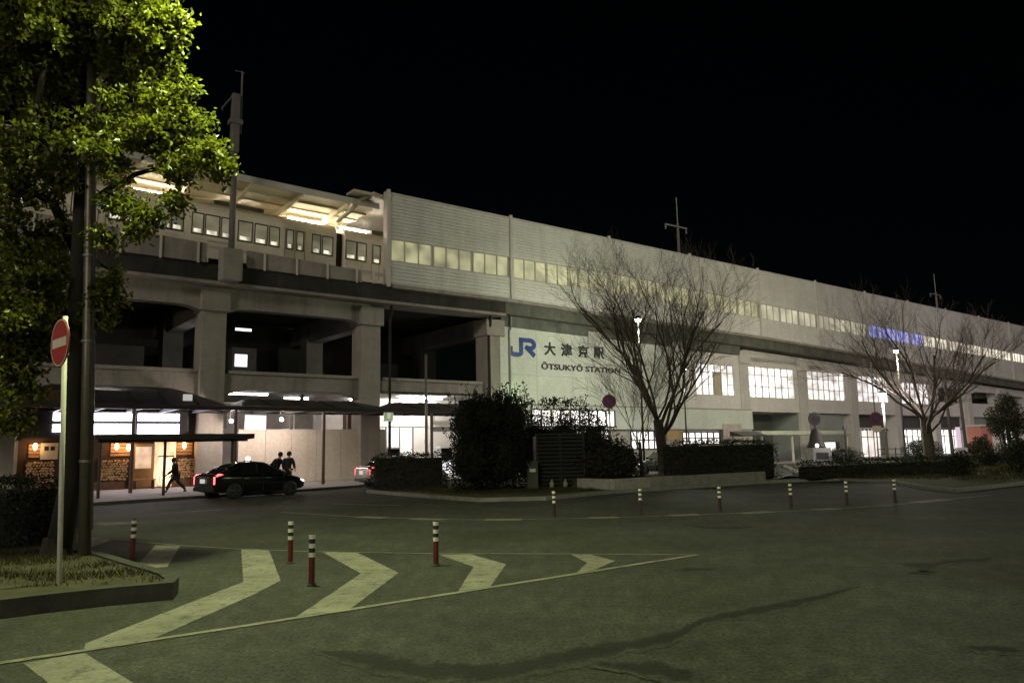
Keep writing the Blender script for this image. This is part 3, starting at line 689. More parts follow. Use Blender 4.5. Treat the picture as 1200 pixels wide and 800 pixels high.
# small lit things in the dark upper floor
for i, (t, z, w, h, lab) in enumerate(((5.3, 7.25, .75, .75, "square lit panel in the dark upper floor of the viaduct"), (5.35, 6.55, .75, .22, "upper short light strip in the dark upper floor"), (5.35, 6.15, .75, .16, "lower short light strip in the dark upper floor"), (5.4, 9.55, 1.0, .14, "tube lamp on the ceiling of the dark upper floor"))):
    o = thing("strip_lamp", lab, "lamp", L(t, 6.5, z), ROT, "lights in the upper floor")
    MB().box(-w / 2, w / 2, 0, .03, 0, h).build("diffuser", emit("strip_glow_%d" % i, (1, .96, .98), 2.2), o)
    MB().box(-w / 2 - .04, w / 2 + .04, .033, .1, -.04, h + .04).build("housing", post_m, o)
    if i < 2: lamp_light(o, ((-.4, .8)[i] * 8, -1.2, .6), 34, (1, .95, .9), .3)  # fill lights added well away from the strips to lift the dark bays
for i, (t, d, z, ln, lab) in enumerate(((4.6, 3.0, 5.26, 2.4, "tube lamp under the floor slab above the black taxi"), (8.6, 5.5, 5.26, 1.6, "tube lamp under the slab above the hoarding"), (16.0, 2.2, 5.26, 3.2, "tube lamp over the lit station entrance"),
                               (-3.0, 4.5, 5.26, 1.6, "tube lamp under the slab behind the shop front"), (18.5, 6.5, 5.26, 2.0, "tube lamp deep inside the station entrance"), (13.4, 5.5, 5.26, 2.0, "tube lamp behind the vending machine at the entrance"))):
    o = thing("ceiling_lamp", lab, "lamp", L(t, d, z), ROT, "tube lamps under the viaduct")
    MB().box(-ln / 2, ln / 2, -.12, .12, .02, .08).build("housing", post_m, o)
    MB().tube([(-ln / 2, 0, -.03), (ln / 2, 0, -.03)], .05, 8).build("tube", emit("ceiling_tube_%d" % i, (1, .93, .88), 300 if t > 10 else 40), o)

# ---------------------------------------------------------------- shop front under the viaduct
sh = thing("shop_front", "dark timber restaurant front with log-end panels and a glowing fascia", "shop", L(0, .5, SWZ), ROT)
MB().box(-7.2, 1.45, .02, .25, .0, 4.9).build("wall", wood_d, sh)
MB().box(-7.0, -2.3, -.12, .017, .0, .42).build("plinth", tile_floor, sh); MB().box(-.05, 1.3, -.12, .017, .0, .42).build("plinth", tile_floor, sh)
log_end = mat("log_end", (0.52, 0.34, 0.19), 0.8, 0.25, 8)
rng = random.Random(3)
for a, b in ((-6.6, -5.35), (-3.45, -2.15), (.15, 1.25)):
    q = MB(); q.box(a, b, -.08, .016, .44, 1.55)
    p = q.build("log_panel", wood_d, sh)
    q = MB(); z = .52
    row = 0
    while z < 1.5:
        x = a + .07 + (row % 2) * .06
        while x < b - .05:
            r_ = rng.uniform(.045, .075); q.lathe([(r_ * .9, -.17 - rng.random() * .03), (r_, -.15), (r_, -.07)], (x + rng.uniform(-.02, .02), 0, z + rng.uniform(-.02, .02)), 8, 0, 'y'); x += .135
        z += .125; row += 1
    o = q.build("log_ends", log_end, p); o["kind"] = "stuff"
for a, b in ((-6.5, -5.9), (-3.0, -2.1), (.12, .9)):
    q = MB()
    for k in range(4): q.box(a, b, -.05 - .01 * (k % 2), .016, 1.65 + k * .17, 1.65 + k * .17 + .13)
    q.build("timber_cladding", wood_l, sh)
MB().box(-2.0, -.95, -.05, .015, .05, 2.25).build("door", wood_l, sh)
d_ = MB().box(-1.85, -1.1, -.07, -.053, 1.0, 2.1); d_.build("door_glass", emit("door_glow", (1, .62, .34), .55, .4, 3), sh)
MB().box(-.95, .1, -.02, .016, .05, 2.4).build("side_window", emit("side_window_glow", (1, .55, .25), .8, .6, 2.2), sh)
fas = MB().box(-7.1, .28, -.28, -.12, 2.56, 4.12).build("fascia", steel_dark, sh)
sign_glow = emit("sign_glow", (0.92, 0.85, 1.0), 15.0, base=(.9, .9, .9))
for a, b, z0, z1 in ((-3.85, -2.02, 3.40, 3.76), (-1.86, .12, 3.40, 3.76), (-3.85, -2.02, 2.62, 3.24), (-1.86, .12, 2.62, 3.24), (-5.6, -4.9, 3.40, 3.76), (-5.6, -4.9, 2.85, 3.2)):
    MB().box(a, b, -.33, -.283, z0, z1).build("light_box", sign_glow, fas)
MB().box(.32, 1.4, -.1, .017, 2.8, 3.9).build("dark_panel", steel_dark, sh)
MB().box(-.9, .1, -.1, .017, 2.45, 2.7).build("door_header", wood_d, sh)
for t, z, lab in ((-6.25, 2.25, "warm wall lamp on the shop front beside the white menu board"), (-2.76, 2.2, "warm wall lamp on the shop front left of its door, outer one"), (-2.22, 2.15, "warm wall lamp on the shop front just left of its door"), (.45, 2.22, "warm wall lamp on the shop front above the walking person")):
    o = thing("wall_lamp", lab, "lamp", L(t, .28, z), ROT, "warm wall lamps of the shop")
    MB().lathe([(.03, -.16), (.08, -.05), (.09, .06), (.05, .16)], (0, 0, 0), 10).build("lamp_shade", emit("flame_lamp_%d" % int(t * 100), (1, .55, .22), 22), o)
    MB().box(-.05, .05, .0, .17, -.03, .03).build("bracket", steel_dark, o)
    ld = bpy.data.lights.new("bulb", 'POINT'); lo = bpy.data.objects.new("bulb", ld); COL.objects.link(lo); lo.parent = o; lo.location = (0, -.18, 0)
    ld.energy = 14; ld.color = (1, .55, .25); ld.shadow_soft_size = .08
mb = thing("menu_board", "white menu board with two dark pictures on the shop wall", "board", L(-5.65, .36, 1.65), ROT)
MB().box(-.36, .36, 0, .06, 0, .78).build("board", mat("menu_cream", (.62, .55, .42), .5, .05), mb)
for x in (-.13, .13): MB().box(x - .09, x + .09, -.012, -.003, .42, .62).build("picture", steel_dark, mb)
ms = thing("menu_stand", "glowing upright menu stand beside the shop door", "stand", L(-.5, -.1, SWZ), ROT)
MB().box(-.32, .32, 0, .1, .15, 1.55).build("panel", emit("menu_stand_glow", (1, .70, .38), 1.9, .45, 4), ms)
for s in (-.28, .28): MB().tube([(s, -.18, 0), (s, .05, .75), (s, .28, 0)], .02, 6).build("leg", steel_dark, ms)
MB().box(-.36, .36, -.02, .12, 1.55, 1.62).build("top_rail", wood_d, ms)
bn = thing("bench", "pale wooden counter bench in front of the shop door", "bench", L(-1.5, -.35, SWZ), ROT)
MB().box(-.6, .45, -.2, .2, .42, .48).build("seat", wood_l, bn)
for s in (-.5, .35): MB().box(s - .04, s + .04, -.18, .18, 0, .417).build("leg", wood_d, bn)
# neighbour wall to the left, hoarding, entrance
MB().box(-30, -7.25, .5, .7, 0, 5.0).build("side_wall", mat("left_wall", (.36, .28, .24), .8, .1), st)
MB().box(-7.25, -6.95, .15, .5, 0, 4.9).build("white_jamb", post_m, st)
ho = thing("hoarding", "long pale hoarding wall behind the black taxi", "hoarding", L(3.3, .4, SWZ), ROT)
for i in range(6):
    MB().box(i * 1.51 + .01, i * 1.51 + 1.5, 0, .06, 0, 2.9).build("panel", beige_wall, ho)
MB().box(0, 9.06, -.03, .08, 2.903, 2.98).build("cap_rail", post_m, ho)
for i in range(4): MB().box(i * 3 - .04, i * 3 + .04, .065, .15, 0, 2.9).build("stud", steel_grey, ho)
for t, z0, z1, m_, nm in ((2.4, 3.15, 4.3, steel_dark, "dark duct box above the hoarding left end"), (7.5, 3.1, 4.2, steel_grey, "grey framed duct box above the hoarding centre"), (10.9, 3.1, 4.3, steel_brown, "brown duct box above the hoarding right end")):
    o = thing("duct_box", nm, "duct", L(t, 1.6, z0), ROT, "duct boxes over the hoarding")
    MB().box(-.6, .6, 0, .6, 0, z1 - z0).build("case", m_, o, bevel=.03); MB().box(-.62, -.56, -.03, 0, 0, z1 - z0).build("edge_trim", post_m, o)
    MB().box(-.1, .1, .2, .4, z1 - z0, 5.2 - z0).build("hanger", steel_grey, o)
for t, z, m_ in ((2.3, 3.45, 0), (5.0, 3.55, 1)):
    o = thing("spot_lamp", ["bright spot lamp above the taxi's rear, left one", "bright spot lamp above the hoarding, beside a white panel"][m_], "lamp", L(t, -1.3, z), ROT, "spot lamps over the hoarding")
    lamp_light(o, (0, -.3, -.1), 270, (1, .82, .72), .1)
    MB().lathe([(.05, -.12), (.10, 0), (.10, .1), (.04, .16)], (0, 0, 0), 12, 0, 'y').build("housing", steel_grey, o)
    MB().lathe([(.09, -.02), (.07, -.04)], (0, -.13, 0), 12, 0, 'y').build("lens", emit("spot_lens_%d" % m_, (1, .93, .9), 90), o)
    MB().tube([(0, .05, .05), (0, .05, 4.0 - z)], .02, 6).build("stem", steel_grey, o)
MB().box(3.9, 5.1, 1.2, 1.25, 3.0, 3.9).build("notice_panel", emit("panel_glow", (1, .88, 1), .8), st)
MB().box(12.4, 20.5, 4.6, 4.8, 0, 3.4).build("entrance_wall", mat("entrance_white", (.74, .70, .64), .6, .05), st)
MB().box(12.4, 20.5, 4.5, 4.8, 3.403, 5.3).build("entrance_lintel", mat("entrance_white_b", (.66, .63, .58), .6, .05), st)
for t, lab in ((13.4, "white vending machine beside the hoarding end"), (17.4, "white vending machine right of the slim dark pole")):
    o = thing("vending_machine", lab, "vending machine", L(t, 1.3, SWZ), ROT, "vending machines at the entrance")
    MB().box(-.5, .5, 0, .8, 0, 1.85).build("body", white_plastic, o, bevel=.02)
    MB().box(-.42, .42, -.02, -.003, 1.0, 1.75).build("display_window", glass_m, o); MB().box(-.46, .46, -.02, -.003, .12, .88).build("lit_panel", emit("vend_glow_%d" % int(t), (.95, .93, 1), 1.5), o)
MB().box(14.6, 16.6, 4.5, 4.57, .1, 3.3).build("door", emit("entrance_door_glow", (1, .93, .86), .55, .15, .8), st)
for t in (14.55, 15.6, 16.65): MB().box(t - .04, t + .04, 4.42, 4.497, .1, 3.35).build("door_post", steel_grey, st)
o = thing("route_sign", "two-line grey route sign hanging in the entrance", "sign", L(17.2, 1.2, 2.95), ROT)
MB().box(-1.0, 1.0, 0, .06, 0, .3).build("lower_panel", steel_grey, o); MB().box(-1.0, 1.0, 0, .06, .42, .72).build("upper_panel", post_m, o)
for s in (-.8, .8): MB().tube([(s, .03, .72), (s, .03, 2.3)], .015, 6).build("hanger", steel_grey, o)

# ---------------------------------------------------------------- walkway canopy and bus shelter
wc = thing("walkway_canopy", "dark walkway roof with hipped tops running along the station front", "canopy", L(0, 0, 0), ROT)
MB().box(-14, 17.5, -4.55, -4.42, 3.84, 4.05).build("eave_beam", steel_dark, wc, bevel=.02)
MB().box(-14, 17.5, -.35, -.25, 3.9, 4.05).build("wall_beam", steel_dark, wc)
t = -13.5
while t < 17.5: MB().box(t - .04, t + .04, -4.42, -.36, 3.88, 4.02).build("rafter", steel_dark, wc); t += 1.57
for a, b in ((-13.5, -6.1), (-5.6, 1.2), (1.8, 10.0), (10.6, 17.3)):
    hp = MB(); z0, z1 = 4.06, (4.82 if a < 0 else 4.58)
    base = [(a, -4.5, z0), (b, -4.5, z0), (b, -.3, z0), (a, -.3, z0)]; i = 1.15
    top = [(a + i, -2.0, z1), (b - i, -2.0, z1), (b - i, -.9, z1), (a + i, -.9, z1)]
    hp.add(base + top, [(0, 1, 5, 4), (1, 2, 6, 5), (2, 3, 7, 6), (3, 0, 4, 7), (4, 5, 6, 7)])
    rf = hp.build("hipped_roof", canopy_blue if a < 0 else canopy_grey, wc)
    q = MB()
    for k in range(1, 5):
        x = a + (b - a) * k / 5; q.tube([(x, -4.5, z0 + .02), (min(max(x, a + i), b - i), -2.0, z1 + .02)], .03, 5)
    q.build("roof_seam", steel_dark, rf)
for t, lab in ((-3.0, ""), (6.12, ""), (12.7, ""), (16.4, ""), (-10.5, ""), (1.55, "")):
    MB().tube([(t, -4.48, SWZ), (t, -4.48, 3.84)], .085, 10).build("post", steel_brown, wc)
MB().box(-.95, -.55, -4.66, -4.56, 4.25, 4.55).build("sign_box", emit("canopy_sign", (1, .95, .95), .35), wc)
o = thing("hanging_sign", "small green and white sign hanging from the walkway roof end", "sign", L(9.9, -4.5, 3.35), ROT)
MB().box(-.28, .28, -.04, .04, 0, .62).build("panel", emit("green_sign", (.28, .48, .16), .32, .3, 3), o); MB().tube([(0, 0, .62), (0, 0, .7)], .02, 6).build("hanger", steel_dark, o)
MB().box(-.10, .10, -.05, -.043, .15, .48).build("emblem", emit("green_sign_mark", (.8, .9, .7), .4), o)
bs = thing("bus_shelter", "low flat dark bus shelter roof on thin posts at the kerb", "shelter", L(-2.0, -8.2, SWZ), ROT)
MB().box(-3.2, 3.05, -.5, .9, 2.28, 2.50).build("roof", steel_dark, bs, bevel=.03)
for t in (-2.9, -.5, 2.25): MB().tube([(t, 0, 0), (t, 0, 2.28)], .06, 10).build("post", steel_dark, bs)
MB().box(-3.0, 2.9, -.05, .05, 2.18, 2.277).build("beam", steel_dark, bs)
o = thing("entrance_canopy", "narrow pale canopy bar on slim posts before the right columns", "canopy", L(46, -3, SWZ), ROT)
MB().box(0, 14.6, -.4, .5, 2.35, 2.72).build("roof", mat("canopy_pale", (.42, .44, .36), .6, .1), o, bevel=.05)
for t in (.5, 5, 9.7, 14.2): MB().box(t - .07, t + .07, -.05, .09, 0, 2.347).build("post", post_m, o)
o = thing("side_awning", "short dark awning beside the pale canopy bar", "awning", L(44.6, -3.2, SWZ), ROT)
MB().prism([(-.8, 2.25), (-.8, 2.35), (.4, 2.7), (.4, 2.3)], -2.2, 1.2, plane='yz').build("roof", steel_dark, o)
for t in (-2, 1): MB().box(t - .05, t + .05, .2, .3, 0, 2.3).build("post", steel_grey, o)

# ---------------------------------------------------------------- street lamps
def street_lamp(lab, base, h, power, col, arm=None, glow=60, pole_m=None, r=.075, head=.24, cut=0):
    pole_m = pole_m or steel_grey
    t = thing("street_lamp", lab, "street lamp", base, 0, "street lamps of the station square")
    MB().lathe([(r * 2, 0), (r * 2, .25), (r * 1.3, .35)], (0, 0, 0), 14).build("base", pole_m, t)
    hx, hy = (0, 0) if arm is None else arm
    if arm is None:
        MB().tube([(0, 0, .3), (0, 0, h - .2)], [r * 1.2, r * .8], 12).build("pole", pole_m, t, smooth=True)
    else:
        MB().tube([(0, 0, .3), (0, 0, h - .7), (hx * .15, hy * .15, h - .25), (hx * .5, hy * .5, h), (hx * .95, hy * .95, h + .08)], [r * 1.3, r, r * .8, r * .6, r * .5], 12).build("pole", pole_m, t, smooth=True)
    hz = h if arm is None else h + .05
    cap = MB().lathe([(head * 1.05, .02), (head * 1.0, .10), (head * .5, .22), (.03, .27)], (hx, hy, hz), 16).build("cap", pole_m, t, smooth=True)
    MB().lathe([(head * .3, -head * .75), (head * .8, -head * .5), (head, -.0), (head * .9, .012)], (hx, hy, hz), 16).build("globe", emit("lamp_globe_%d" % len(MATS), col, glow), t, smooth=True)
    if cut: 
        lo = lamp_light(t, (hx, hy, hz - head * .75 - .06), power, col); ld = lo.data; ld.type = 'SPOT'; ld = lo.data; ld.spot_size = R(cut); ld.spot_blend = .6
    else: lamp_light(t, (hx, hy, hz - head * .75 - .5), power, col)
    return t
GREENISH = (0.88, 1.0, 0.44); COOL = (1.0, 0.93, 0.90)
street_lamp("street lamp on a tall pole seen through the middle bare tree's upper limbs", Vector((8.1, 48.5, 0)), 9.75, 2200, (.95, 1.0, 0.70), None, 200, steel_dark, .06, .2)
street_lamp("yellowish street lamp high up among the right bare tree's left limbs", Vector((29.9, 59.4, 0)), 8.7, 3200, (1.0, 0.95, 0.60), None, 260, steel_dark, .06, .22)
street_lamp("low white street lamp on a pale pole beside the round sign", Vector((26.4, 55.0, 0)), 5.1, 2200, (1.0, 0.93, 0.97), None, 200, steel_grey, .08, .25)
street_lamp("small white lamp behind the middle bare tree beside the concourse windows", Vector((11.1, 49.8, 0)), 6.6, 900, (1.0, 0.95, 0.85), None, 130, steel_dark, .05, .2)
# lamps outside the picture: the arching one inferred, the rest added as fill
street_lamp("street lamp arching over the striped road markings beside the leafy tree", Vector((-8.6, 15.2, 0)), 10.2, 3900, GREENISH, (4.5, -4.0), 30, r=.09, cut=165)
street_lamp("added fill lamp for the right facade, standing beyond the picture's right edge", Vector((66.0, 72.0, 0)), 10.0, 9000, (1.0, .88, .86), None, 30)
street_lamp("second added fill lamp for the right facade, standing beyond the picture's right edge", Vector((98.0, 88.0, 0)), 10.0, 8000, (1.0, .88, .86), None, 30)  # this pair is added to brighten the right facade
street_lamp("added fill lamp for the left facade, far to the left of the markings", Vector((-27.0, 18.0, 0)), 9.0, 2600, (1.0, .90, .66), None, 30)  # unseen, added to even out the left facade
street_lamp("added fill lamp for the leafy tree, behind the viewer to the left of the kerbed island", Vector((-13.5, 3.5, 0)), 9.0, 420, GREENISH, None, 30)  # unseen, added to lift the tree's left side
street_lamp("added fill lamp for road and tree, behind the viewer on the open square", Vector((9.0, -7.0, 0)), 9.0, 1900, GREENISH, None, 30)  # unseen, added fill for the road and tree fronts
street_lamp("added fill lamp for the road, at the right edge of the open square", Vector((36.0, 22.0, 0)), 9.0, 3600, (.90, 1.0, .52), None, 30)  # unseen, added to lift the road on the right

# ---------------------------------------------------------------- delineator posts
def delineator(lab, loc, h=.65, red=None):
    t = thing("delineator_post", lab, "post", loc, random.uniform(0, 6), "banded delineator posts")
    MB().lathe([(.062, 0), (.062, .012), (.045, .03)], (0, 0, 0), 16).build("base", asphalt, t)
    MB().lathe([(.040, .03), (.040, h * .56)], (0, 0, 0), 16).build("shaft", red or red_p, t)
    z = h * .56
    for i in range(5):
        a, b = z + i * h * .088, z + (i + 1) * h * .088
        MB().lathe([(.0425 if i % 2 == 0 else .041, a), (.0425 if i % 2 == 0 else .041, b - .001)], (0, 0, 0), 16).build("white_band" if i % 2 == 0 else "black_band", white_refl if i % 2 == 0 else black_p, t)
    MB().lathe([(.041, h - .005), (.036, h + .01), (.015, h + .02)], (0, 0, 0), 16).build("cap", black_p, t)
    return t
near = [((155, 656), "banded post left of the small zebra block, nearest the leafy tree"), ((365, 686), "banded post standing nearest the camera between two chevrons"),
        ((340, 660), "banded post just behind and left of the nearest one"), ((511, 663), "banded post by the third chevron, rightmost of the near four")]
pd = None
for (p, lab) in near:
    if pd is None: pd = delineator(lab, Gp(*p))
    else: dup(pd, Gp(*p), random.uniform(0, 6), lab)
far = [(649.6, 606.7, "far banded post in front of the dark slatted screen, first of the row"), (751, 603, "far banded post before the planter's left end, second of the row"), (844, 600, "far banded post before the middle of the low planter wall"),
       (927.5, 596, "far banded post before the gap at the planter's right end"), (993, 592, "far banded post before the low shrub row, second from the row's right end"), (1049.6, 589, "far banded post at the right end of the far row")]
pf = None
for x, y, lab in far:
    if pf is None: pf = delineator(lab, Gp(x, y), .65, mat("shaded_red_rubber", (.035, .014, .010), .6, .2, 6))  # far shafts: the same red, darkened for the dim light there
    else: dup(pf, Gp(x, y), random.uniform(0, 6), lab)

# ---------------------------------------------------------------- traffic signs and poles
ne = thing("no_entry_sign", "red no-entry sign with a pale bar on a white pole by the tree", "sign", Gp(69, 690, .1), 0)
MB().tube([(0, 0, -.1), (0, 0, 3.42)], .030, 14).build("pole", pole_white, ne, smooth=True)
SA = R(-66)
ds = bpy.data.objects.new("sign_face", None)
q = MB().lathe([(.30, -.006), (.30, .006)], (0, 0, 0), 40, 0, 'y'); df = q.build("disc", sign_red, ne); df.location = (-.035, -.045, 3.07); df.rotation_euler.z = R(-41)
MB().lathe([(.305, .007), (.305, .012), (.28, .014)], (0, 0, 0), 40, 0, 'y').build("back_plate", steel_grey, df)
MB().box(-.235, .235, -.012, -.0065, -.058, .058).build("bar", sign_white, df)
ne.rotation_euler.y = R(-2.1)
q = MB(); n = 40
for k in range(n):
    a0, a1 = 2 * math.pi * k / n, 2 * math.pi * (k + 1) / n
    q.add([(r_ * math.cos(a), -.0085, r_ * math.sin(a)) for r_, a in ((.288, a0), (.302, a0), (.302, a1), (.288, a1))], [(0, 1, 2, 3)])
q.build("rim", sign_white, df)
for z in (2.93, 3.2): MB().box(-.035, .035, -.045, .04, z - .02, z + .02).build("clamp", steel_grey, ne)
bpy.data.objects.remove(ds)
dull_blue = mat("dull_sign_blue", (.075, .05, .13), .7, .1, 5); dull_red = mat("dull_sign_red", (.20, .045, .065), .7, .1, 5)  # muted blue and red for the no-parking discs
def no_parking(lab, base, hc, face, r=.3, top=None):
    t = thing("no_parking_sign", lab, "sign", base, face, "round no-parking signs")
    MB().tube([(0, .05, 0), (0, .05, top or hc + .35)], .032, 10).build("pole", steel_grey, t)
    MB().lathe([(r, -.006), (r, .006)], (0, 0, hc), 32, 0, 'y').build("disc", dull_blue, t)
    q = MB(); n = 32
    for k in range(n):
        a0, a1 = 2 * math.pi * k / n, 2 * math.pi * (k + 1) / n
        q.add([(rr * math.cos(a), -.010, hc + rr * math.sin(a)) for rr, a in ((r * .78, a0), (r * 1.0, a0), (r * 1.0, a1), (r * .78, a1))], [(0, 1, 2, 3)])
    q.build("red_ring", dull_red, t)
    Mx = Matrix.Translation((0, 0, hc)) @ Matrix.Rotation(R(45), 4, 'Y')
    MB().box(-r * .8, r * .8, -.016, -.011, -.05, .05, 0, Mx).build("red_slash", dull_red, t)
    return t
no_parking("round red and blue no-parking sign above the dark shrubs by the street lamp pole", Vector((4.24, 34, 0)), 3.7, R(-6), .31, 4.1)
np2 = no_parking("round dark no-parking sign on a slim pole before the lit shop window", Vector((18.3, 39, 0)), 2.87, R(8), .33, 5.7)
MB().box(-.22, .22, -.02, .0, 2.18, 2.5).build("plate", sign_white, np2)
tp = thing("slim_pole", "slim dark pole standing alone before the station entrance", "pole", Vector((-4.04, 35.7, 0)))
MB().tube([(0, 0, 0), (0, 0, 6.15)], [.075, .06], 10).build("shaft", steel_grey, tp, smooth=True); MB().lathe([(.12, 0), (.12, .12), (.08, .2)], (0, 0, 0), 12).build("base", steel_grey, tp); MB().lathe([(.07, 0), (.07, .06), (.02, .12)], (0, 0, 6.14), 12).build("cap", steel_dark, tp)
MB().box(-.07, .07, -.12, -.07, 2.0, 2.2).build("small_box", steel_grey, tp)

# ---------------------------------------------------------------- cars
def loft(stations, n_side):                                                # stations: (x, [(y, z) half profile bottom->top])
    q = MB(); rings = []
    for x, prof in stations:
        ring = [(x, -y, z) for y, z in prof] + [(x, y, z) for y, z in reversed(prof)]
        rings.append(ring)
    m = len(rings[0]); vs = [p for r_ in rings for p in r_]; fs = []
    for i in range(len(rings) - 1):
        for k in range(m): fs.append((i * m + k, i * m + (k + 1) % m, (i + 1) * m + (k + 1) % m, (i + 1) * m + k))
    fs.append(tuple(range(m))); fs.append(tuple(range((len(rings) - 1) * m, len(rings) * m)))
    return q.add(vs, fs)
def car(lab, loc, rz, paint_m, taxi=False, lit=True, cat="car", tail_power=6.0):
    t = thing("parked_car", lab, cat, loc, rz)
    W = .87
    def pr(zb_, zs, zt, wt, k=1.0): return [(W * .80 * k, zb_), (W * .97 * k, zb_ + .10), (W * k, zs - .22), (W * .985 * k, zs - .06), (W * .93 * k, zs), (wt, zt)]
    #        x      bottom sill belt  top   top half width
    S = [(-2.26, pr(.38, .92, .95, .55, .86)), (-2.20, pr(.30, .98, 1.02, .60, .93)), (-2.0, pr(.24, 1.0, 1.06, .64, .98)), (-1.5, pr(.20, .99, 1.02, .7)), (-.6, pr(.18, .96, .985, .75)),
         (.3, pr(.18, .93, .955, .75)), (1.0, pr(.18, .91, .945, .7)), (1.55, pr(.20, .84, .885, .66, .985)), (1.95, pr(.22, .74, .79, .58, .94)), (2.15, pr(.26, .62, .66, .5, .84)), (2.24, pr(.32, .52, .55, .4, .72))]
    b = loft(S, 6).build("body", paint_m, t, smooth=True)
    sub = b.modifiers.new("s", 'SUBSURF'); sub.levels = 2; sub.render_levels = 2
    G_ = [(-2.02, .97, .58), (-1.6, 1.24, .58), (-1.0, 1.43, .57), (-.3, 1.49, .58), (.25, 1.45, .58), (.75, 1.23, .62), (1.28, .93, .68)]
    cab = loft([(x, [(.80, .90), (.80, .93), (.5 * (.78 + w), (.95 + z) / 2), (w + .02, z - .05), (w - .08, z)]) for x, z, w in G_], 5).build("cabin_glass", glass_m, t, smooth=True)
    cab.modifiers.new("s", 'SUBSURF').render_levels = 2; cab.modifiers["s"].levels = 2
    rf = loft([(x, [(w - .02, z - .055), (w - .04, z - .01), (w * .55, z + .022)]) for x, z, w in [(-1.55, 1.25, .58), (-1.0, 1.425, .57), (-.3, 1.485, .58), (.2, 1.45, .58), (.42, 1.37, .58)]], 3).build("roof", paint_m, t, smooth=True)
    for s in (-1, 1):
        for a, c in (((-1.0, s * .665, 1.36), (-1.42, s * .80, .96)), ((-.25, s * .672, 1.40), (-.28, s * .815, .95)), ((.42, s * .65, 1.36), (1.22, s * .75, .92))):
            MB().tube([a, c], .03, 6).build("pillar", paint_m, t)
    for x in (-1.36, 1.34):
        for s in (-1, 1):
            wl_ = bpy.data.objects.new("wheel", None); COL.objects.link(wl_); wl_.parent = t; wl_.location = (x, s * .78, .315)
            MB().lathe([(.20, -.1), (.30, -.105), (.318, -.07), (.318, .07), (.30, .105), (.20, .1)], (0, 0, 0), 28, 0, 'y').build("tyre", black_p, wl_, smooth=True)
            q = MB(); q.lathe([(.205, .085 * s), (.19, .075 * s), (.05, .065 * s), (.02, .09 * s)], (0, 0, 0), 20, 0, 'y')
            for k in range(5):
                Mx = Matrix.Rotation(2 * math.pi * k / 5, 4, 'Y'); q.box(-.025, .025, min(.075 * s, .10 * s), max(.075 * s, .10 * s), .03, .19, 0, Mx)
            q.build("rim", chrome, wl_)
            MB().lathe([(.36, -.03), (.36, .03), (.33, .03)], (x, s * .80, .315), 24, 0, 'y').build("wheel_arch", black_p, t)
    tl = emit("tail_glow_%d" % len(MATS), (1, .05, .06), tail_power); off = mat("tail_lens_%d" % len(MATS), (.25, .02, .02), .25)
    for s in (-1, 1):
        o = MB().prism([(-2.16, .98), (-1.98, 1.03), (-1.86, 1.0), (-2.12, .90)], s * .60, s * .80, plane='xz').build("tail_light", tl if lit else off, t)
        MB().box(-2.235, -2.19, s * .70, s * .78, .62, .92).build("tail_strip", tl if lit else off, t, bevel=.01)
        MB().prism([(1.80, .72), (2.02, .66), (2.12, .58), (1.9, .62)], s * .58, s * .79, plane='xz').build("headlight", emit("head_glow_%d" % len(MATS), (1, .97, .92), 3.5 if lit else .1), t)
        mi = MB().box(.72, .86, s * .86, s * 1.02, .95, 1.07).build("mirror", paint_m, t, bevel=.03)
        MB().box(-.95, -.72, s * .855, s * .885, .80, .83).build("door_handle", chrome, t); MB().box(.12, .35, s * .862, s * .892, .79, .82).build("door_handle", chrome, t)
        q = MB()
        for x in (-.98, -.02, .98): q.box(x - .006, x + .006, s * .845, s * .872, .28, .9)
        q.build("door_seam", black_p, t)
    pl = MB().box(-2.31, -2.285, -.17, .17, .66, .83).build("number_plate", emit("plate_%d" % len(MATS), (1, 1, 1), .35 if lit else .02, base=(.7, .7, .7)), t)
    MB().box(-2.28, -2.20, -.42, .42, .88, .93).build("plate_garnish", chrome, t)
    MB().box(-2.29, -2.15, -.72, .72, .34, .50).build("rear_bumper", black_p, t, bevel=.03)
    MB().box(-2.05, -1.95, -.55, .55, 1.02, 1.06).build("rear_spoiler", paint_m, t, bevel=.02)
    if taxi:
        rl = MB().box(-.32, -.16, -.16, .16, 1.50, 1.54).build("roof_lamp", steel_dark, t)
        q = MB().lathe([(.08, 0), (.11, .05), (.10, .12), (.03, .16)], (-.24, 0, 1.54), 16).build("lamp_globe", emit("roof_lamp_glow", (1, .95, .85), 3.5), rl, smooth=True)
    return t
A = Gp(277, 584.5); B = Gp(341, 580); hd = math.atan2(B.y - A.y, B.x - A.x)
dirv = Vector((math.cos(hd), math.sin(hd), 0)); side = Vector((-dirv.y, dirv.x, 0))
tx = car("black taxi with glowing red tail lights and a white roof lamp at the kerb", (A + B) / 2 + side * .88, hd, car_black, True, True, "taxi", 7)
tx.scale = (.95, .95, .95)
car("silver car with a lit red tail light half hidden by the low hedge", L(8.3, -9.0), TH + .02, car_silver, False, True, "car", 3)
car("dark car behind the low hedge showing one red tail light", Vector((9.2, 46.6, 0)), R(112), car_black, False, True, "car", 9)

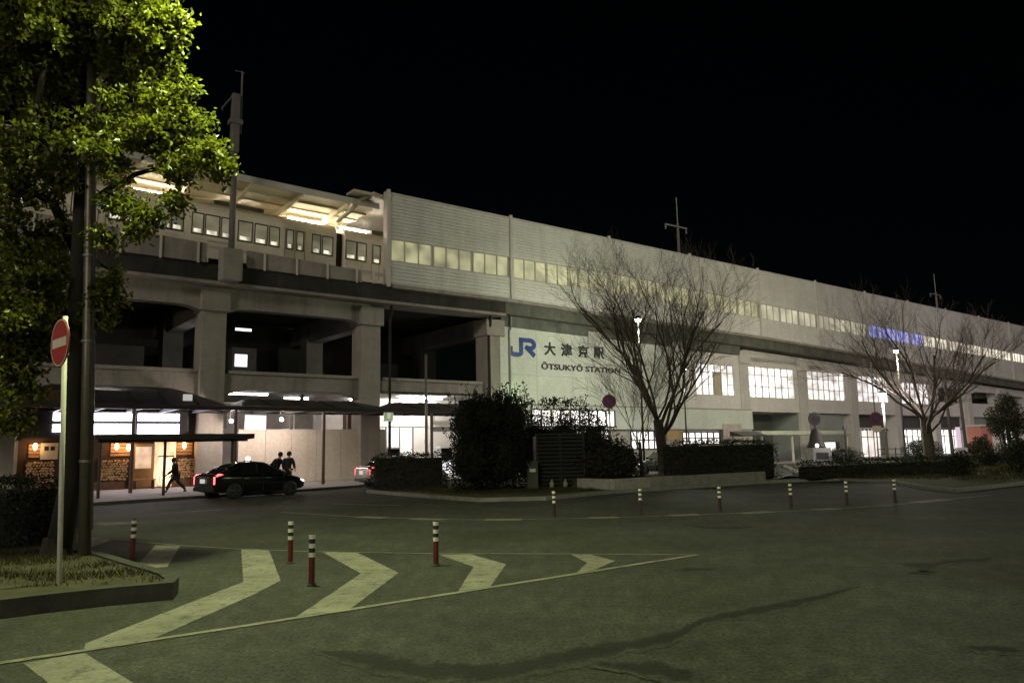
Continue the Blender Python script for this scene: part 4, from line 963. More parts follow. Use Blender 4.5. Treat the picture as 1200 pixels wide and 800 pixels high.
# ---------------------------------------------------------------- people
def skin_mesh(name, verts, edges, radii, m, parent, root=0, lv=2):
    me = bpy.data.meshes.new(name); me.from_pydata([tuple(v) for v in verts], edges, []); o = bpy.data.objects.new(name, me); COL.objects.link(o)
    o.parent = parent; md = o.modifiers.new("skin", 'SKIN'); md.use_smooth_shade = True; md.branch_smoothing = .4
    for i, r_ in enumerate(radii):
        sv = me.skin_vertices[0].data[i]; sv.radius = (r_, r_) if not hasattr(r_, '__len__') else r_; sv.use_root = (i == root)
    ss = o.modifiers.new("s", 'SUBSURF'); ss.levels = lv; ss.render_levels = lv
    me.materials.append(m)
    return o
def person(lab, loc, rz, h, J, top_m, leg_m, bag=False):
    """J: joints in units of body height, x right, y back-to-front is -y forward."""
    t = thing("person", lab, "person", loc, rz)
    k = h; V = {n: Vector(p) * k for n, p in J.items()}
    # one continuous body
    names = ["pelvis", "waist", "chest", "neck", "head", "crown", "shL", "elL", "wrL", "haL", "shR", "elR", "wrR", "haR", "hipL", "knL", "anL", "toL", "hipR", "knR", "anR", "toR"]
    idx = {n: i for i, n in enumerate(names)}
    rad = dict(pelvis=.075, waist=.065, chest=.078, neck=.030, head=.052, crown=.040, shL=.038, elL=.026, wrL=.017, haL=.018, shR=.038, elR=.026, wrR=.017, haR=.018, hipL=.055, knL=.034, anL=.022, toL=.018, hipR=.055, knR=.034, anR=.022, toR=.018)
    ed = [("pelvis", "waist"), ("waist", "chest"), ("chest", "neck"), ("neck", "head"), ("head", "crown"), ("chest", "shL"), ("shL", "elL"), ("elL", "wrL"), ("wrL", "haL"), ("chest", "shR"), ("shR", "elR"), ("elR", "wrR"), ("wrR", "haR"),
          ("pelvis", "hipL"), ("hipL", "knL"), ("knL", "anL"), ("anL", "toL"), ("pelvis", "hipR"), ("hipR", "knR"), ("knR", "anR"), ("anR", "toR")]
    vs = [V[n] for n in names]; es = [(idx[a], idx[b]) for a, b in ed]; rd = [rad[n] * k for n in names]
    fw = Vector((0, -1, 0)); face = V.get("face", fw)
    nose = V["head"] + Vector((0, -.056, .002)) * k; vs.append(nose); es.append((idx["head"], len(vs) - 1)); rd.append(.010 * k)
    for s in ("L", "R"):                                                   # fingers and thumb
        hd_ = (V["ha" + s] - V["wr" + s]).normalized(); sx = hd_.orthogonal().normalized(); 
        for f_, (o_, ln) in enumerate(((-.018, .040), (-.006, .046), (.006, .043), (.017, .034))):
            p1 = V["ha" + s] + sx * o_ * k + hd_ * ln * .5 * k; p2 = p1 + (hd_ * .8 + Vector((0, .0, -.4))).normalized() * ln * .6 * k
            vs += [p1, p2]; es += [(idx["ha" + s], len(vs) - 2), (len(vs) - 2, len(vs) - 1)]; rd += [.0052 * k, .0045 * k]
        p1 = V["wr" + s].lerp(V["ha" + s], .5) + sx * .026 * k; p2 = p1 + hd_ * .025 * k
        vs += [p1, p2]; es += [(idx["wr" + s], len(vs) - 2), (len(vs) - 2, len(vs) - 1)]; rd += [.006 * k, .005 * k]
    skin_mesh("body", vs, es, rd, skin_m, t)
    hc = V["head"].lerp(V["crown"], .5)
    q = MB(); n = 18
    q.lathe([(.058 * k, -.045 * k), (.064 * k, -.005 * k), (.060 * k, .03 * k), (.040 * k, .058 * k), (.01 * k, .068 * k)], tuple(hc + Vector((0, .012 * k, 0))), n); q.build("hair", hair_m, t, smooth=True)
    for s in (-1, 1):
        MB().lathe([(.004 * k, -.005 * k), (.006 * k, 0), (.004 * k, .004 * k)], tuple(V["head"] + Vector((s * .018 * k, -.050 * k, .012 * k))), 8, 0, 'y').build("eye", black_p, t)
    jv = ["waist0", "waist", "chest", "neck0", "shL", "elL", "wrL0", "shR", "elR", "wrR0"]
    V["waist0"] = V["pelvis"] + Vector((0, 0, -.02 * k)); V["neck0"] = V["chest"].lerp(V["neck"], .75); V["wrL0"] = V["elL"].lerp(V["wrL"], .92); V["wrR0"] = V["elR"].lerp(V["wrR"], .92)
    skin_mesh("jacket", [V[n] for n in jv], [(0, 1), (1, 2), (2, 3), (2, 4), (4, 5), (5, 6), (2, 7), (7, 8), (8, 9)], [.105 * k, .095 * k, .105 * k, .045 * k, .055 * k, .042 * k, .032 * k, .055 * k, .042 * k, .032 * k], top_m, t)
    V["anL0"] = V["knL"].lerp(V["anL"], .95); V["anR0"] = V["knR"].lerp(V["anR"], .95)
    tv = ["pelvis", "hipL", "knL", "anL0", "hipR", "knR", "anR0"]
    skin_mesh("trousers", [V[n] for n in tv], [(0, 1), (1, 2), (2, 3), (0, 4), (4, 5), (5, 6)], [.092 * k, .070 * k, .048 * k, .036 * k, .070 * k, .048 * k, .036 * k], leg_m, t)
    for s in ("L", "R"):
        a, b = V["an" + s], V["to" + s]
        skin_mesh("shoe", [a + Vector((0, .02 * k, -.01 * k)), b.lerp(a, .4), b], [(0, 1), (1, 2)], [.030 * k, .030 * k, .024 * k], black_p, t)
    return t
def stand(sp=0.0, fr=0.0, lean=0.0, arms=0.0):
    """sp: stride, forward is -y."""
    l = lean
    return dict(pelvis=(0, 0, .52 - sp * .12), waist=(0, -l * .2, .62 - sp * .12), chest=(0, -l * .5, .745 - sp * .12), neck=(0, -l * .8, .85 - sp * .12), head=(0, -l - .012, .915 - sp * .12), crown=(0, -l - .006, .955 - sp * .12),
        shL=(-.105, -l * .5, .80 - sp * .12), elL=(-.135, -l * .5 + .10 * arms, .645 - sp * .1), wrL=(-.125, -l * .5 + .03 * arms - .06, .51 - sp * .1), haL=(-.12, -l * .5 - .085, .47 - sp * .1),
        shR=(.105, -l * .5, .80 - sp * .12), elR=(.135, -l * .5 - .08 * arms, .645 - sp * .1), wrR=(.125, -l * .5 - .2 * arms - .04, .54 - sp * .1), haR=(.12, -l * .5 - .22 * arms - .06, .505 - sp * .1),
        hipL=(-.055, 0, .49 - sp * .12), knL=(-.058, -.11 * sp * 1.6 - .01, .275), anL=(-.06, -.22 * sp * 1.5, .045), toL=(-.062, -.22 * sp * 1.5 - .085, .020),
        hipR=(.055, 0, .49 - sp * .12), knR=(.058, .06 * sp * 1.6 - .01, .27), anR=(.06, .28 * sp * 1.5, .06), toR=(.062, .28 * sp * 1.5 - .07, .018))
def yaw(v): return math.atan2(v.x, -v.y)                                   # local -y towards v
person("person in dark clothes striding along the pavement in front of the shop door", Gp(205, 576.5, SWZ), yaw(-AX), 1.66, stand(.62, 0, .06, .9), cloth_dark, cloth_dark)
person("person in a dark jacket standing on the far side of the black taxi's bonnet", L(2.55, -8.75, SWZ), yaw(-DN), 1.70, stand(0, 0, .09, .5), cloth_navy, cloth_dark)
person("bareheaded second person leaning close beside the standing one at the black taxi", L(2.05, -8.6, SWZ), yaw(AX * .8 - DN), 1.68, stand(0, 0, .14, 1.2), cloth_dark, cloth_dark)
person("person in dark clothes behind the clipped bush at the pavement's left end", L(-8.6, -8.6, SWZ), yaw(AX), 1.62, stand(.1, 0, .02, .3), cloth_dark, cloth_dark)
o = thing("tote_bag", "pale tote bag held low beside the person at the left edge", "bag", L(-8.25, -9.1, SWZ), ROT)
MB().prism([(-.16, .42), (.16, .42), (.19, .80), (-.17, .80)], -.06, .06).build("body", mat("bag_cloth", (.4, .34, .27), .9), o, bevel=.02)
MB().tube([(-.1, 0, .79), (-.08, 0, .98), (.08, 0, .98), (.1, 0, .79)], .012, 6).build("handle", steel_brown, o)

# ---------------------------------------------------------------- the planting island in the left foreground
ISL = [(-14.5, 9.2), (-9.0, 9.25)] + [tuple(Gp(*p)[:2]) for p in ((0, 725), (60, 717), (130, 709), (203, 702))] + [tuple(Gp(*p)[:2]) for p in ((209, 695), (200, 688), (150, 672), (100, 655), (60, 638), (40, 622))] + [(-12.5, 18.5), (-18, 19)]
def raised(poly, h, name, m, inset=0.0, z0=-.03):
    q = MB(); n = len(poly); q.add([(x, y, z0) for x, y in poly] + [(x, y, h) for x, y in poly], [tuple(range(n, 2 * n))] + [(i, (i + 1) % n, (i + 1) % n + n, i + n) for i in range(n)])
    return structure(q.build(name, m))
KZ = .20
def inset_poly(poly, d):
    P = [Vector((x, y)) for x, y in poly]; n = len(P); out = []
    ar = sum(P[i].x * P[(i + 1) % n].y - P[(i + 1) % n].x * P[i].y for i in range(n)); sg_ = 1 if ar > 0 else -1
    for i in range(n):
        a = (P[i] - P[i - 1]).normalized(); b = (P[(i + 1) % n] - P[i]).normalized()
        na, nb = Vector((-a.y, a.x)) * sg_, Vector((-b.y, b.x)) * sg_; m = (na + nb).normalized(); out.append(tuple(P[i] + m * d / max(.35, m.dot(na))))
    return out
def kerb_ring(poly, w, h, m, name="kerb"):
    ins = inset_poly(poly, w); n = len(poly); q = MB()
    q.add([(x, y, -.03) for x, y in poly] + [(x, y, h) for x, y in poly] + [(x, y, h) for x, y in ins] + [(x, y, -.03) for x, y in ins],
          [f for i in range(n) for f in ((i, (i + 1) % n, (i + 1) % n + n, i + n), (i + n, (i + 1) % n + n, (i + 1) % n + 2 * n, i + 2 * n), (i + 2 * n, (i + 1) % n + 2 * n, (i + 1) % n + 3 * n, i + 3 * n))])
    o = structure(q.build(name, m)); return ins
ins = kerb_ring(ISL, .16, KZ, mat("dark_island_kerb", (0.055, 0.055, 0.045), 0.9, 0.35, 3, 0.3, 60))
raised(inset_poly(ISL, .163), .17, "soil", soil)
def in_poly(x, y, P):
    c = False; j = len(P) - 1
    for i in range(len(P)):
        if (P[i][1] > y) != (P[j][1] > y) and x < (P[j][0] - P[i][0]) * (y - P[i][1]) / (P[j][1] - P[i][1]) + P[i][0]: c = not c
        j = i
    return c
def grass(name, lab, poly, z, n, h, rng, inside=None):
    xs = [p[0] for p in poly]; ys = [p[1] for p in poly]; vs = []; fs = []; k = 0
    while k < n:
        x, y = rng.uniform(min(xs), max(xs)), rng.uniform(min(ys), max(ys))
        if not in_poly(x, y, poly) or (inside and not in_poly(x, y, inside)): k += .02; continue
        k += 1
        dn = mnoise.noise(Vector((x * 1.3, y * 1.3, 0)))
        if dn < .02 and rng.random() < .85: continue
        hh = h * rng.uniform(.5, 1.2) * (1 + .7 * dn); a = rng.uniform(0, 6.283); w = h * .10; lx, ly = rng.gauss(0, .45) * hh, rng.gauss(0, .45) * hh
        o = len(vs); vs += [(x - math.cos(a) * w, y - math.sin(a) * w, z), (x + math.cos(a) * w, y + math.sin(a) * w, z), (x + lx, y + ly, z + hh)]; fs.append((o, o + 1, o + 2))
    o = leaf_mesh(name, vs, fs, grass_m); return tag(o, lab, "grass", None, "stuff")
GI = [p for p in inset_poly(ISL, .2)]
grass("grass", "patchy short grass on the kerbed island at the left", [(-9.5, 9.5), (-4.0, 9.6), (-4.4, 11.2), (-7.5, 14.5), (-13, 18), (-13, 10)], .165, 26000, .075, random.Random(5), GI)

# ---------------------------------------------------------------- trees
def limb(q, p, d, r, length, rng, segs=5, wob=.12, lift=0.0, taper=.55):
    pts = [p]; rs = [r]; d = d.normalized()
    for i in range(segs):
        d = (d + Vector((rng.gauss(0, wob), rng.gauss(0, wob), rng.gauss(0, wob) + lift))).normalized(); p = p + d * length / segs; pts.append(p); rs.append(r * (1 - (1 - taper) * (i + 1) / segs))
    q.tube(pts, rs, 8 if r > .05 else (5 if r > .015 else 3), caps=False)
    return pts, rs, d
def bare_tree(name, lab, base, H, crown_r, seed, trunk_r=.28, fork=2.6, nmain=8, depth=4, keep=1.0, spread=(.25, .75)):
    rng = random.Random(seed); t = thing(name, lab, "tree", base, 0)
    q = MB(); pts, rs, d = limb(q, Vector((0, 0, -.1)), Vector((rng.gauss(0, .03), rng.gauss(0, .03), 1)), trunk_r, fork, rng, 6, .03, .05, .8)
    q.lathe([(trunk_r * 1.7, -.1), (trunk_r * 1.25, .15), (trunk_r * 1.02, .5)], (0, 0, 0), 10)
    q.build("trunk", bark_grey, t, smooth=True)
    tw = MB(); bq = MB()
    def grow(p, d, r, ln, lev):
        mb = bq if lev < 2 else tw
        pts, rs, dd = limb(mb, p, d, r, ln, rng, 6 if lev < 2 else 4, .13 if lev < 2 else .17, .06, .42)
        if lev >= depth: return
        n = (7, 6, 4, 3, 3)[lev]
        for i in range(n):
            f = .25 + .75 * (i + rng.random() * .6) / n; j = min(len(pts) - 2, int(f * (len(pts) - 1))); fr = f * (len(pts) - 1) - j
            pp = pts[j].lerp(pts[j + 1], min(1, fr)); base_d = (pts[j + 1] - pts[j]).normalized()
            sd = Vector((rng.gauss(0, 1), rng.gauss(0, 1), rng.gauss(0, .5))); sd = (sd - base_d * sd.dot(base_d)).normalized()
            nd = (base_d * 1.0 + sd * rng.uniform(.35, .8) + Vector((0, 0, .22))).normalized()
            grow(pp, nd, max(.0055, rs[j] * rng.uniform(.42, .62)), ln * rng.uniform(.45, .66) * (1.15 - f * .35), lev + 1)
    p0 = pts[-1]
    for i in range(nmain):
        az = 2 * math.pi * (i + rng.uniform(-.3, .3)) / nmain; tilt = (spread[0] + (spread[1] - spread[0]) * ((i * .618 + .37) % 1)) * crown_r / (H - fork) * 1.35
        st_ = pts[rng.choice((-1, -1, -2, -2, -3))]
        grow(st_, Vector((math.cos(az) * tilt, math.sin(az) * tilt, 1)), trunk_r * rng.uniform(.19, .31), (H - fork) * rng.uniform(.66, .86), 0)
    bq.build("limbs", bark_grey, t, smooth=True); o = tw.build("twigs", twig_m, t); 
    return t
bare_tree("bare_tree", "large bare tree with many upswept limbs before the station name wall", Vector((7.9, 41.0, 0)), 12.0, 7.2, 37, .31, 3.2, 12, 4, spread=(.25, .95))
bare_tree("bare_tree", "dark bare tree with a low fork at the right of the square", Vector((27.8, 52.0, 0)), 11.2, 7.2, 41, .40, 3.2, 10, 4, spread=(.45, 1.3))
bare_tree("young_tree", "thin young bare tree on the planter left of the large bare tree", Vector((5.5, 33.6, .4)), 5.8, 1.8, 5, .085, 1.6, 5, 3, spread=(.4, 1.0))

# leafy tree in the left foreground
lt = thing("leafy_tree", "big leafy evergreen tree lit yellow-green at the left of the picture", "tree", Vector((-7.35, 12.6, .1)), 0)
def PW(px, py, dd):                                                        # a measured spot at a given depth
    d = fwd + rt * ((px - 600) / 900) + up * ((400 - py) / 900); k = dd / d.y
    return Vector((0, 0, CAM_H)) + d * k
lb = lt.location
rng = random.Random(42); q = MB()
tp_ = [Vector((0, 0, -.1)), PW(84, 560, 12.6) - lb, PW(86, 440, 12.7) - lb, PW(92, 330, 12.8) - lb, PW(95, 240, 12.9) - lb, PW(100, 120, 13.0) - lb, PW(106, 20, 13.1) - lb, PW(112, -120, 13.2) - lb]
q.tube(tp_, [.20, .155, .145, .135, .12, .10, .08, .05], 14); q.lathe([(.34, -.1), (.24, .08), (.19, .35)], (0, 0, 0), 14)
q.build("trunk", bark, lt, smooth=True)
LB = [([(93, 300, 12.8), (60, 235, 12.3), (35, 225, 11.9), (12, 230, 11.6)], .10), ([(35, 240, 11.9), (28, 200, 11.8), (38, 150, 11.7), (50, 100, 11.6), (52, 50, 11.5)], .095), ([(92, 265, 12.9), (60, 262, 12.4), (36, 276, 12.1), (10, 250, 11.8)], .07),
      ([(95, 250, 12.9), (125, 222, 12.5), (160, 205, 12.2), (210, 190, 12.0), (245, 185, 11.9)], .06), ([(98, 180, 12.9), (130, 120, 12.6), (170, 80, 12.3), (205, 55, 12.1)], .06), ([(100, 130, 13), (70, 90, 13), (30, 40, 13)], .06),
      ([(92, 300, 12.8), (112, 306, 12.4), (135, 322, 12.1), (150, 348, 12.0)], .03), ([(92, 330, 12.8), (60, 310, 13.0), (20, 330, 13.2), (-30, 350, 13.4)], .06), ([(97, 200, 12.9), (150, 170, 13.2), (220, 160, 13.6)], .05), ([(104, 60, 13), (150, 10, 12.9), (190, -40, 12.8)], .05)]
q = MB()
for pth, r_ in LB:
    P = [PW(p[0], p[1], p[2] + .55) - lb for p in pth]; Q = []
    for a, b in zip(P, P[1:]):
        for i in range(3): Q.append(a.lerp(b, i / 3) + Vector((rng.gauss(0, .02), rng.gauss(0, .02), rng.gauss(0, .02))))
    Q.append(P[-1]); q.tube(Q, [r_ * (1 - .6 * i / (len(Q) - 1)) for i in range(len(Q))], 8, caps=False)
q.build("limbs", bark, lt, smooth=True)
# foliage clumps: (px, py, depth, radius m, share)
CL = [(20, 40, 12.0, .75, 1), (60, 30, 11.8, .7, 1), (110, 20, 12.2, .75, 1), (160, 25, 12.0, .7, 1.1), (195, 35, 12.1, .42, 1), (150, 70, 12.6, .6, .9), (200, 70, 12.4, .36, .9), (30, 100, 12.4, .7, .8), (80, 90, 12.8, .6, .7), (190, 115, 12.4, .5, .8), (215, 110, 12.2, .28, .8),
      (130, 140, 12.3, .55, .8), (175, 160, 12.2, .55, 1), (225, 150, 12.3, .40, 1), (245, 180, 12.0, .36, 1), (260, 195, 12.0, .26, 1), (210, 195, 12.2, .38, .9), (120, 175, 12.0, .55, .9), (60, 165, 12.2, .6, .7), (15, 165, 12.2, .6, .8), (15, 220, 12.3, .55, .7), (70, 210, 12.5, .5, .5),
      (130, 225, 12.0, .36, .8), (150, 245, 12.0, .28, .7), (178, 255, 12.0, .30, .8), (205, 235, 12.0, .28, .7), (120, 275, 12.0, .22, .7), (160, 270, 11.9, .2, .7), (20, 280, 12.6, .55, .7), (60, 275, 13.0, .45, .6), (25, 330, 12.4, .7, 1.1), (15, 385, 12.2, .7, 1.1), (40, 400, 12.6, .45, 1), (20, 440, 12.3, .55, 1), (10, 490, 12.3, .35, .9), (55, 350, 13, .35, .8),
      (125, 345, 12.6, .32, .9), (118, 372, 12.7, .3, .9), (130, 325, 12.5, .25, .7), (-60, 60, 12, 1.1, 1), (-70, 190, 12.2, 1.0, 1), (-70, 330, 12.3, 1.0, 1), (60, -60, 12.2, 1.0, .8), (130, -70, 12.8, .9, .7), (-40, -70, 12.5, 1.1, .7), (100, 50, 13.8, .9, .6), (40, 180, 14.0, .9, .7), (160, 110, 13.6, .6, .6), (70, 320, 14.0, .6, .7), (-20, 420, 12.8, .7, .8), (210, 20, 12.0, .2, .8), (228, 168, 12.6, .35, .7)]
vs = []; fs = []; tq = MB()
for px, py, dd, rr, w in CL:
    c = PW(px, py, dd) - lb; n = int(3600 * rr ** 2.0 * w) + 160
    tw_n = max(8, int(46 * rr * w + 8))
    for _ in range(tw_n):                                                  # twigs carrying leaf sprays
        e = Vector((rng.gauss(0, 1), rng.gauss(0, 1), rng.gauss(0, .85))).normalized() * rr * rng.random() ** .4 * 1.05
        s = e * .25 + Vector((rng.gauss(0, .05), rng.gauss(0, .05), rng.gauss(0, .05) - .05)); m = s.lerp(e, .5) + Vector((0, 0, .04))
        tq.tube([c + s, c + m, c + e], [.012, .008, .004], 4, caps=False)
        for i in range(max(3, n // tw_n)):
            f = rng.uniform(.35, 1.08); p = c + s.lerp(e, f) + Vector((rng.gauss(0, .07), rng.gauss(0, .07), rng.gauss(0, .06)))
            leaf_quads(vs, fs, p, .098, rng, .35, 1.75)
leaf_mesh("crown", vs, fs, leaf_tree, lt); tq.build("twigs", bark, lt)
up_ = thing("utility_pole", "tall grey steel pole standing right beside the leafy tree trunk", "pole", Gp(99, 659, .1), 0)
P = [PW(99, 659, 12.5), PW(103, 420, 12.5), PW(106, 200, 12.5), PW(109, -60, 12.5)]; b0 = up_.location
MB().tube([p - b0 - (Vector((0, 0, .1)) if i == 0 else Vector()) for i, p in enumerate(P)], [.092, .088, .078, .07], 16).build("shaft", mat("galvanised_pole", (.14, .125, .10), .45, .2, 3, metal=.5), up_, smooth=True)
MB().tube([PW(107.5, 620, 12.45) - b0, PW(109.5, 420, 12.45) - b0, PW(111, 230, 12.45) - b0], .022, 8).build("cable_tube", steel_dark, up_)
for y in (400, 300, 540):
    MB().lathe([(.105, -.02), (.105, .02)], tuple(PW(99 + (659 - y) * .0165, y, 12.5) - b0), 16).build("band", steel_grey, up_)

# ---------------------------------------------------------------- hedges, shrubs
def foliage_box(name, lab, cat, loc, rz, sx, sy, h, seed, leaf=.085, dens=130, m=None, rough=.07, kind=None, core=True):
    rng = random.Random(seed); t = thing(name, lab, cat, loc, rz); m = m or leaf_hedge
    vs = []; fs = []
    area = 2 * (sx + sy) * h + sx * sy; n = int(area * dens)
    for _ in range(n):
        u = rng.random() * area
        if u < sx * sy: p = Vector((rng.uniform(-sx / 2, sx / 2), rng.uniform(-sy / 2, sy / 2), h))
        elif rng.random() < sx / (sx + sy): p = Vector((rng.uniform(-sx / 2, sx / 2), rng.choice((-sy / 2, sy / 2)), rng.uniform(.02, h)))
        else: p = Vector((rng.choice((-sx / 2, sx / 2)), rng.uniform(-sy / 2, sy / 2), rng.uniform(.02, h)))
        cr = .18 * min(sx, sy, h)                                          # round the edges
        bump = mnoise.noise(Vector((p.x * 1.1 + seed, p.y * 1.1, p.z * 1.1))) * .16
        sc_ = 1 + bump; q_ = Vector((p.x * (1 + bump * .3 / max(.5, sx)), p.y * sc_, p.z * (1 + bump * .5)))
        if p.z > h - cr and (abs(p.x) > sx / 2 - cr or abs(p.y) > sy / 2 - cr): q_ = q_ * .96 + Vector((0, 0, -.06))
        q_ += Vector((rng.gauss(0, rough), rng.gauss(0, rough), abs(rng.gauss(0, rough)) * .7))
        leaf_quads(vs, fs, q_, leaf, rng, 0.0, 1.7)
    leaf_mesh("foliage", vs, fs, m, t)
    if core: MB().box(-sx / 2 + .14, sx / 2 - .14, -sy / 2 + .14, sy / 2 - .14, 0, h - .14).build("opaque_core", mat("core_dark_%d" % seed, (.014, .013, .010), .95, .3, 3), t, bevel=.1)  # solid dark core added so no light shows through the leaves
    return t
def foliage_blob(name, lab, cat, loc, blobs, seed, leaf=.09, dens=170, m=None, trunk=None, sprigs=0, zcore=0):
    rng = random.Random(seed); t = thing(name, lab, cat, loc, 0); vs = []; fs = []; st_q = MB()
    for (x, y, z, rx, ry, rz_) in blobs:
        n = int(dens * 7.5 * (.6 if zcore == 2.2 and z > 2.4 else 1) * ((rx * ry + rx * rz_ + ry * rz_) / 3) * 3.2)
        for _ in range(n):
            d = Vector((rng.gauss(0, 1), rng.gauss(0, 1), rng.gauss(0, 1))).normalized(); r_ = (1 - abs(rng.gauss(0, .30))) * (1 + .28 * mnoise.noise(d * 2.2 + Vector((seed, x, z))))
            p = Vector((x + d.x * rx * r_, y + d.y * ry * r_, z + d.z * rz_ * r_))
            if p.z < .02: continue
            leaf_quads(vs, fs, p, leaf, rng, .1, 1.8)
        st_q.tube([(0, 0, -.03), (x * .4, y * .4, .05), (x * .8, y * .8, z * .6), (x, y, z)], [.07, .06, .04, .02], 6, caps=False)
        for _ in range(sprigs):
            a = Vector((x + rng.gauss(0, rx * .5), y + rng.gauss(0, ry * .5), z + rz_ * .7)); b = a + Vector((rng.gauss(0, .12), rng.gauss(0, .12), rng.uniform(.35, .75) * min(1, rz_)))
            st_q.tube([a, b], [.012, .006], 4, caps=False)
            for i in range(9): leaf_quads(vs, fs, a.lerp(b, rng.uniform(.3, 1.05)) + Vector((rng.gauss(0, .05), rng.gauss(0, .05), rng.gauss(0, .03))), leaf * 1.25, rng, .1, 1.9)
    for (x, y, z, rx, ry, rz_) in blobs:  # solid inner blobs added to keep light from passing through
        if not (z < zcore): continue
        nn, mm = 8, 12; pv = []
        for i in range(nn + 1):
            ph = math.pi * i / nn - math.pi / 2
            for k in range(mm):
                th = 2 * math.pi * k / mm; dd = Vector((math.cos(ph) * math.cos(th), math.cos(ph) * math.sin(th), math.sin(ph))); r_ = .68 * (1 + .35 * mnoise.noise(dd * 2 + Vector((seed, z, x))))
                pv.append((x + dd.x * rx * r_, y + dd.y * ry * r_, max(.0, z + dd.z * rz_ * r_)))
        st_q.add(pv, [(i * mm + k, i * mm + (k + 1) % mm, (i + 1) * mm + (k + 1) % mm, (i + 1) * mm + k) for i in range(nn) for k in range(mm)])
    leaf_mesh("foliage", vs, fs, m or leaf_dark, t); st_q.build("stems", bark, t)
    return t
def Gz(px, y): return Gp(px, y)
foliage_box("hedge", "clipped round hedge bush on the island at the left edge", "hedge", Vector((-9.9, 14.6, .1)), R(12), 2.1, 2.6, 1.15, 31, .06, 420)
foliage_box("hedge", "low clipped hedge before the station entrance by the slim pole", "hedge", Vector((-4.55, 33.6, 0)), R(4), 3.15, 1.5, 1.55, 32, .08, 200)
isl2 = [tuple(Gp(*p)[:2]) for p in ((429, 577), (470, 581), (560, 588), (640, 586), (700, 580), (722, 578))] + [(11.5, 34.4), (14.8, 36.8), (13, 40), (9, 45.5), (4, 42), (-1, 39), (-6.0, 35.8)]
kerb_ring(isl2, .16, .13, kerb_m); raised(inset_poly(isl2, .163), .10, "soil", soil)
I2 = inset_poly(isl2, .2)
grass("grass", "dry grass strip along the kerb of the shrub bed", [(-6, 34), (-2.2, 29.0), (1, 28.4), (3.6, 29.4), (3.2, 31.5), (-2, 33.5)], .10, 9000, .10, random.Random(9), I2)
foliage_blob("tall_shrub", "tall dense dark shrub right of the slim pole, before the entrance", "shrub", Vector((-1.05, 31.2, .1)), [(-.55, 0, 1.2, 1.15, 1.2, 1.35), (.55, .2, 1.3, 1.2, 1.2, 1.5), (.1, .1, 2.9, 1.2, 1.1, 1.0), (-.7, 0, 2.6, .9, .9, .95), (.95, .1, 2.75, .8, .9, 1.1)], 41, .10, 190, None, None, 12, 9)
foliage_blob("tall_shrub", "dark leggy shrub behind the slatted screen with lit gaps", "shrub", Vector((2.0, 34.8, .1)), [(-1.1, 0, 1.1, 1.3, 1.0, 1.2), (.3, 0, 1.2, 1.3, 1.0, 1.25), (-1.4, .2, 2.9, .8, .6, .75), (-.2, .2, 3.1, .65, .5, .6), (.8, 0, 3.0, .8, .6, .65), (1.5, 0, 2.3, .8, .7, .9), (-1.0, 0, 2.0, 1.0, .8, .8), (.2, .1, 2.1, .9, .8, .7)], 42, .10, 120, None, None, 16, 2.2)
foliage_blob("round_shrub", "dark rounded shrub left of the low planter wall", "shrub", Vector((3.9, 32.6, .1)), [(-.4, 0, 1.0, 1.35, 1.1, 1.15), (.45, .1, .9, 1.1, 1.0, 1.0), (-.7, .1, 1.75, .9, .8, .75)], 43, .10, 190, None, None, 4, 9)
foliage_box("hedge", "long clipped hedge on the planter below the large bare tree", "hedge", Vector((9.4, 35.6, .1)), R(29), 6.0, 1.5, 1.72, 44, .085, 190)
# planter wall
A_, B_ = Gp(720, 577), Gp(898, 565.5); dv = (B_ - A_); ang = math.atan2(dv.y, dv.x)
pw = thing("planter_wall", "low grey stone planter wall in front of the long hedge", "wall", A_, ang)
ln = dv.length; k = 0
while k < ln - .05: MB().box(k + .006, min(ln, k + 1.9) - .006, 0, .28, -.05, .50).build("stone_block", granite if k % 2 < 1 else kerb_m, pw, bevel=.02); k += 1.9
MB().box(0, .28, .281, 2.2, -.05, .49).build("return_wall", granite, pw)
pg = raised([tuple((A_ + dv.normalized() * a + Vector((-dv.y, dv.x, 0)).normalized() * b)[:2]) for a, b in ((.3, .29), (ln, .29), (ln, 3.5), (.3, 3.5))], .42, "soil", soil)
# slatted screen, box
screen_m = mat("black_screen_paint", (.012, .012, .012), .7, .2, 4)
ss_ = thing("slatted_screen", "dark slatted screen enclosure between two shrubs", "screen", Vector((1.9, 31.9, .1)), R(4))
for k in range(13): MB().box(-.95, .95, -.03, .0, .12 + k * .155, .12 + k * .155 + .10).build("slat", screen_m, ss_)
for x in (-.97, 0, .97): MB().box(x - .04, x + .04, .003, .08, 0, 2.15).build("post", steel_dark, ss_)
MB().box(-1.02, 1.02, -.05, .09, 2.153, 2.2).build("top_rail", steel_dark, ss_)
MB().box(-.93, .93, .12, .15, .1, 2.1).build("back_panel", screen_m, ss_)  # backing added to stop light showing between the slats
for s in (-.99, .93): MB().box(s, s + .05, .1, 1.6, .1, 2.1).build("side_panel", steel_dark, ss_)
box_m = mat("box_paint", (.07, .07, .065), .6, .15, 4)
ub = thing("utility_box", "small grey utility box with a pale label beside the slatted screen", "box", Vector((.72, 31.2, .1)), R(2))
MB().box(-.22, .22, 0, .3, .0, 1.05).build("case", box_m, ub, bevel=.02); MB().box(-.24, .24, -.02, .32, 1.05, 1.1).build("lid", box_m, ub); MB().box(-.12, .12, -.012, -.003, .68, .80).build("label_plate", white_plastic, ub)
jug_m = mat("jug_plastic", (.26, .26, .25), .5, .1, 4)
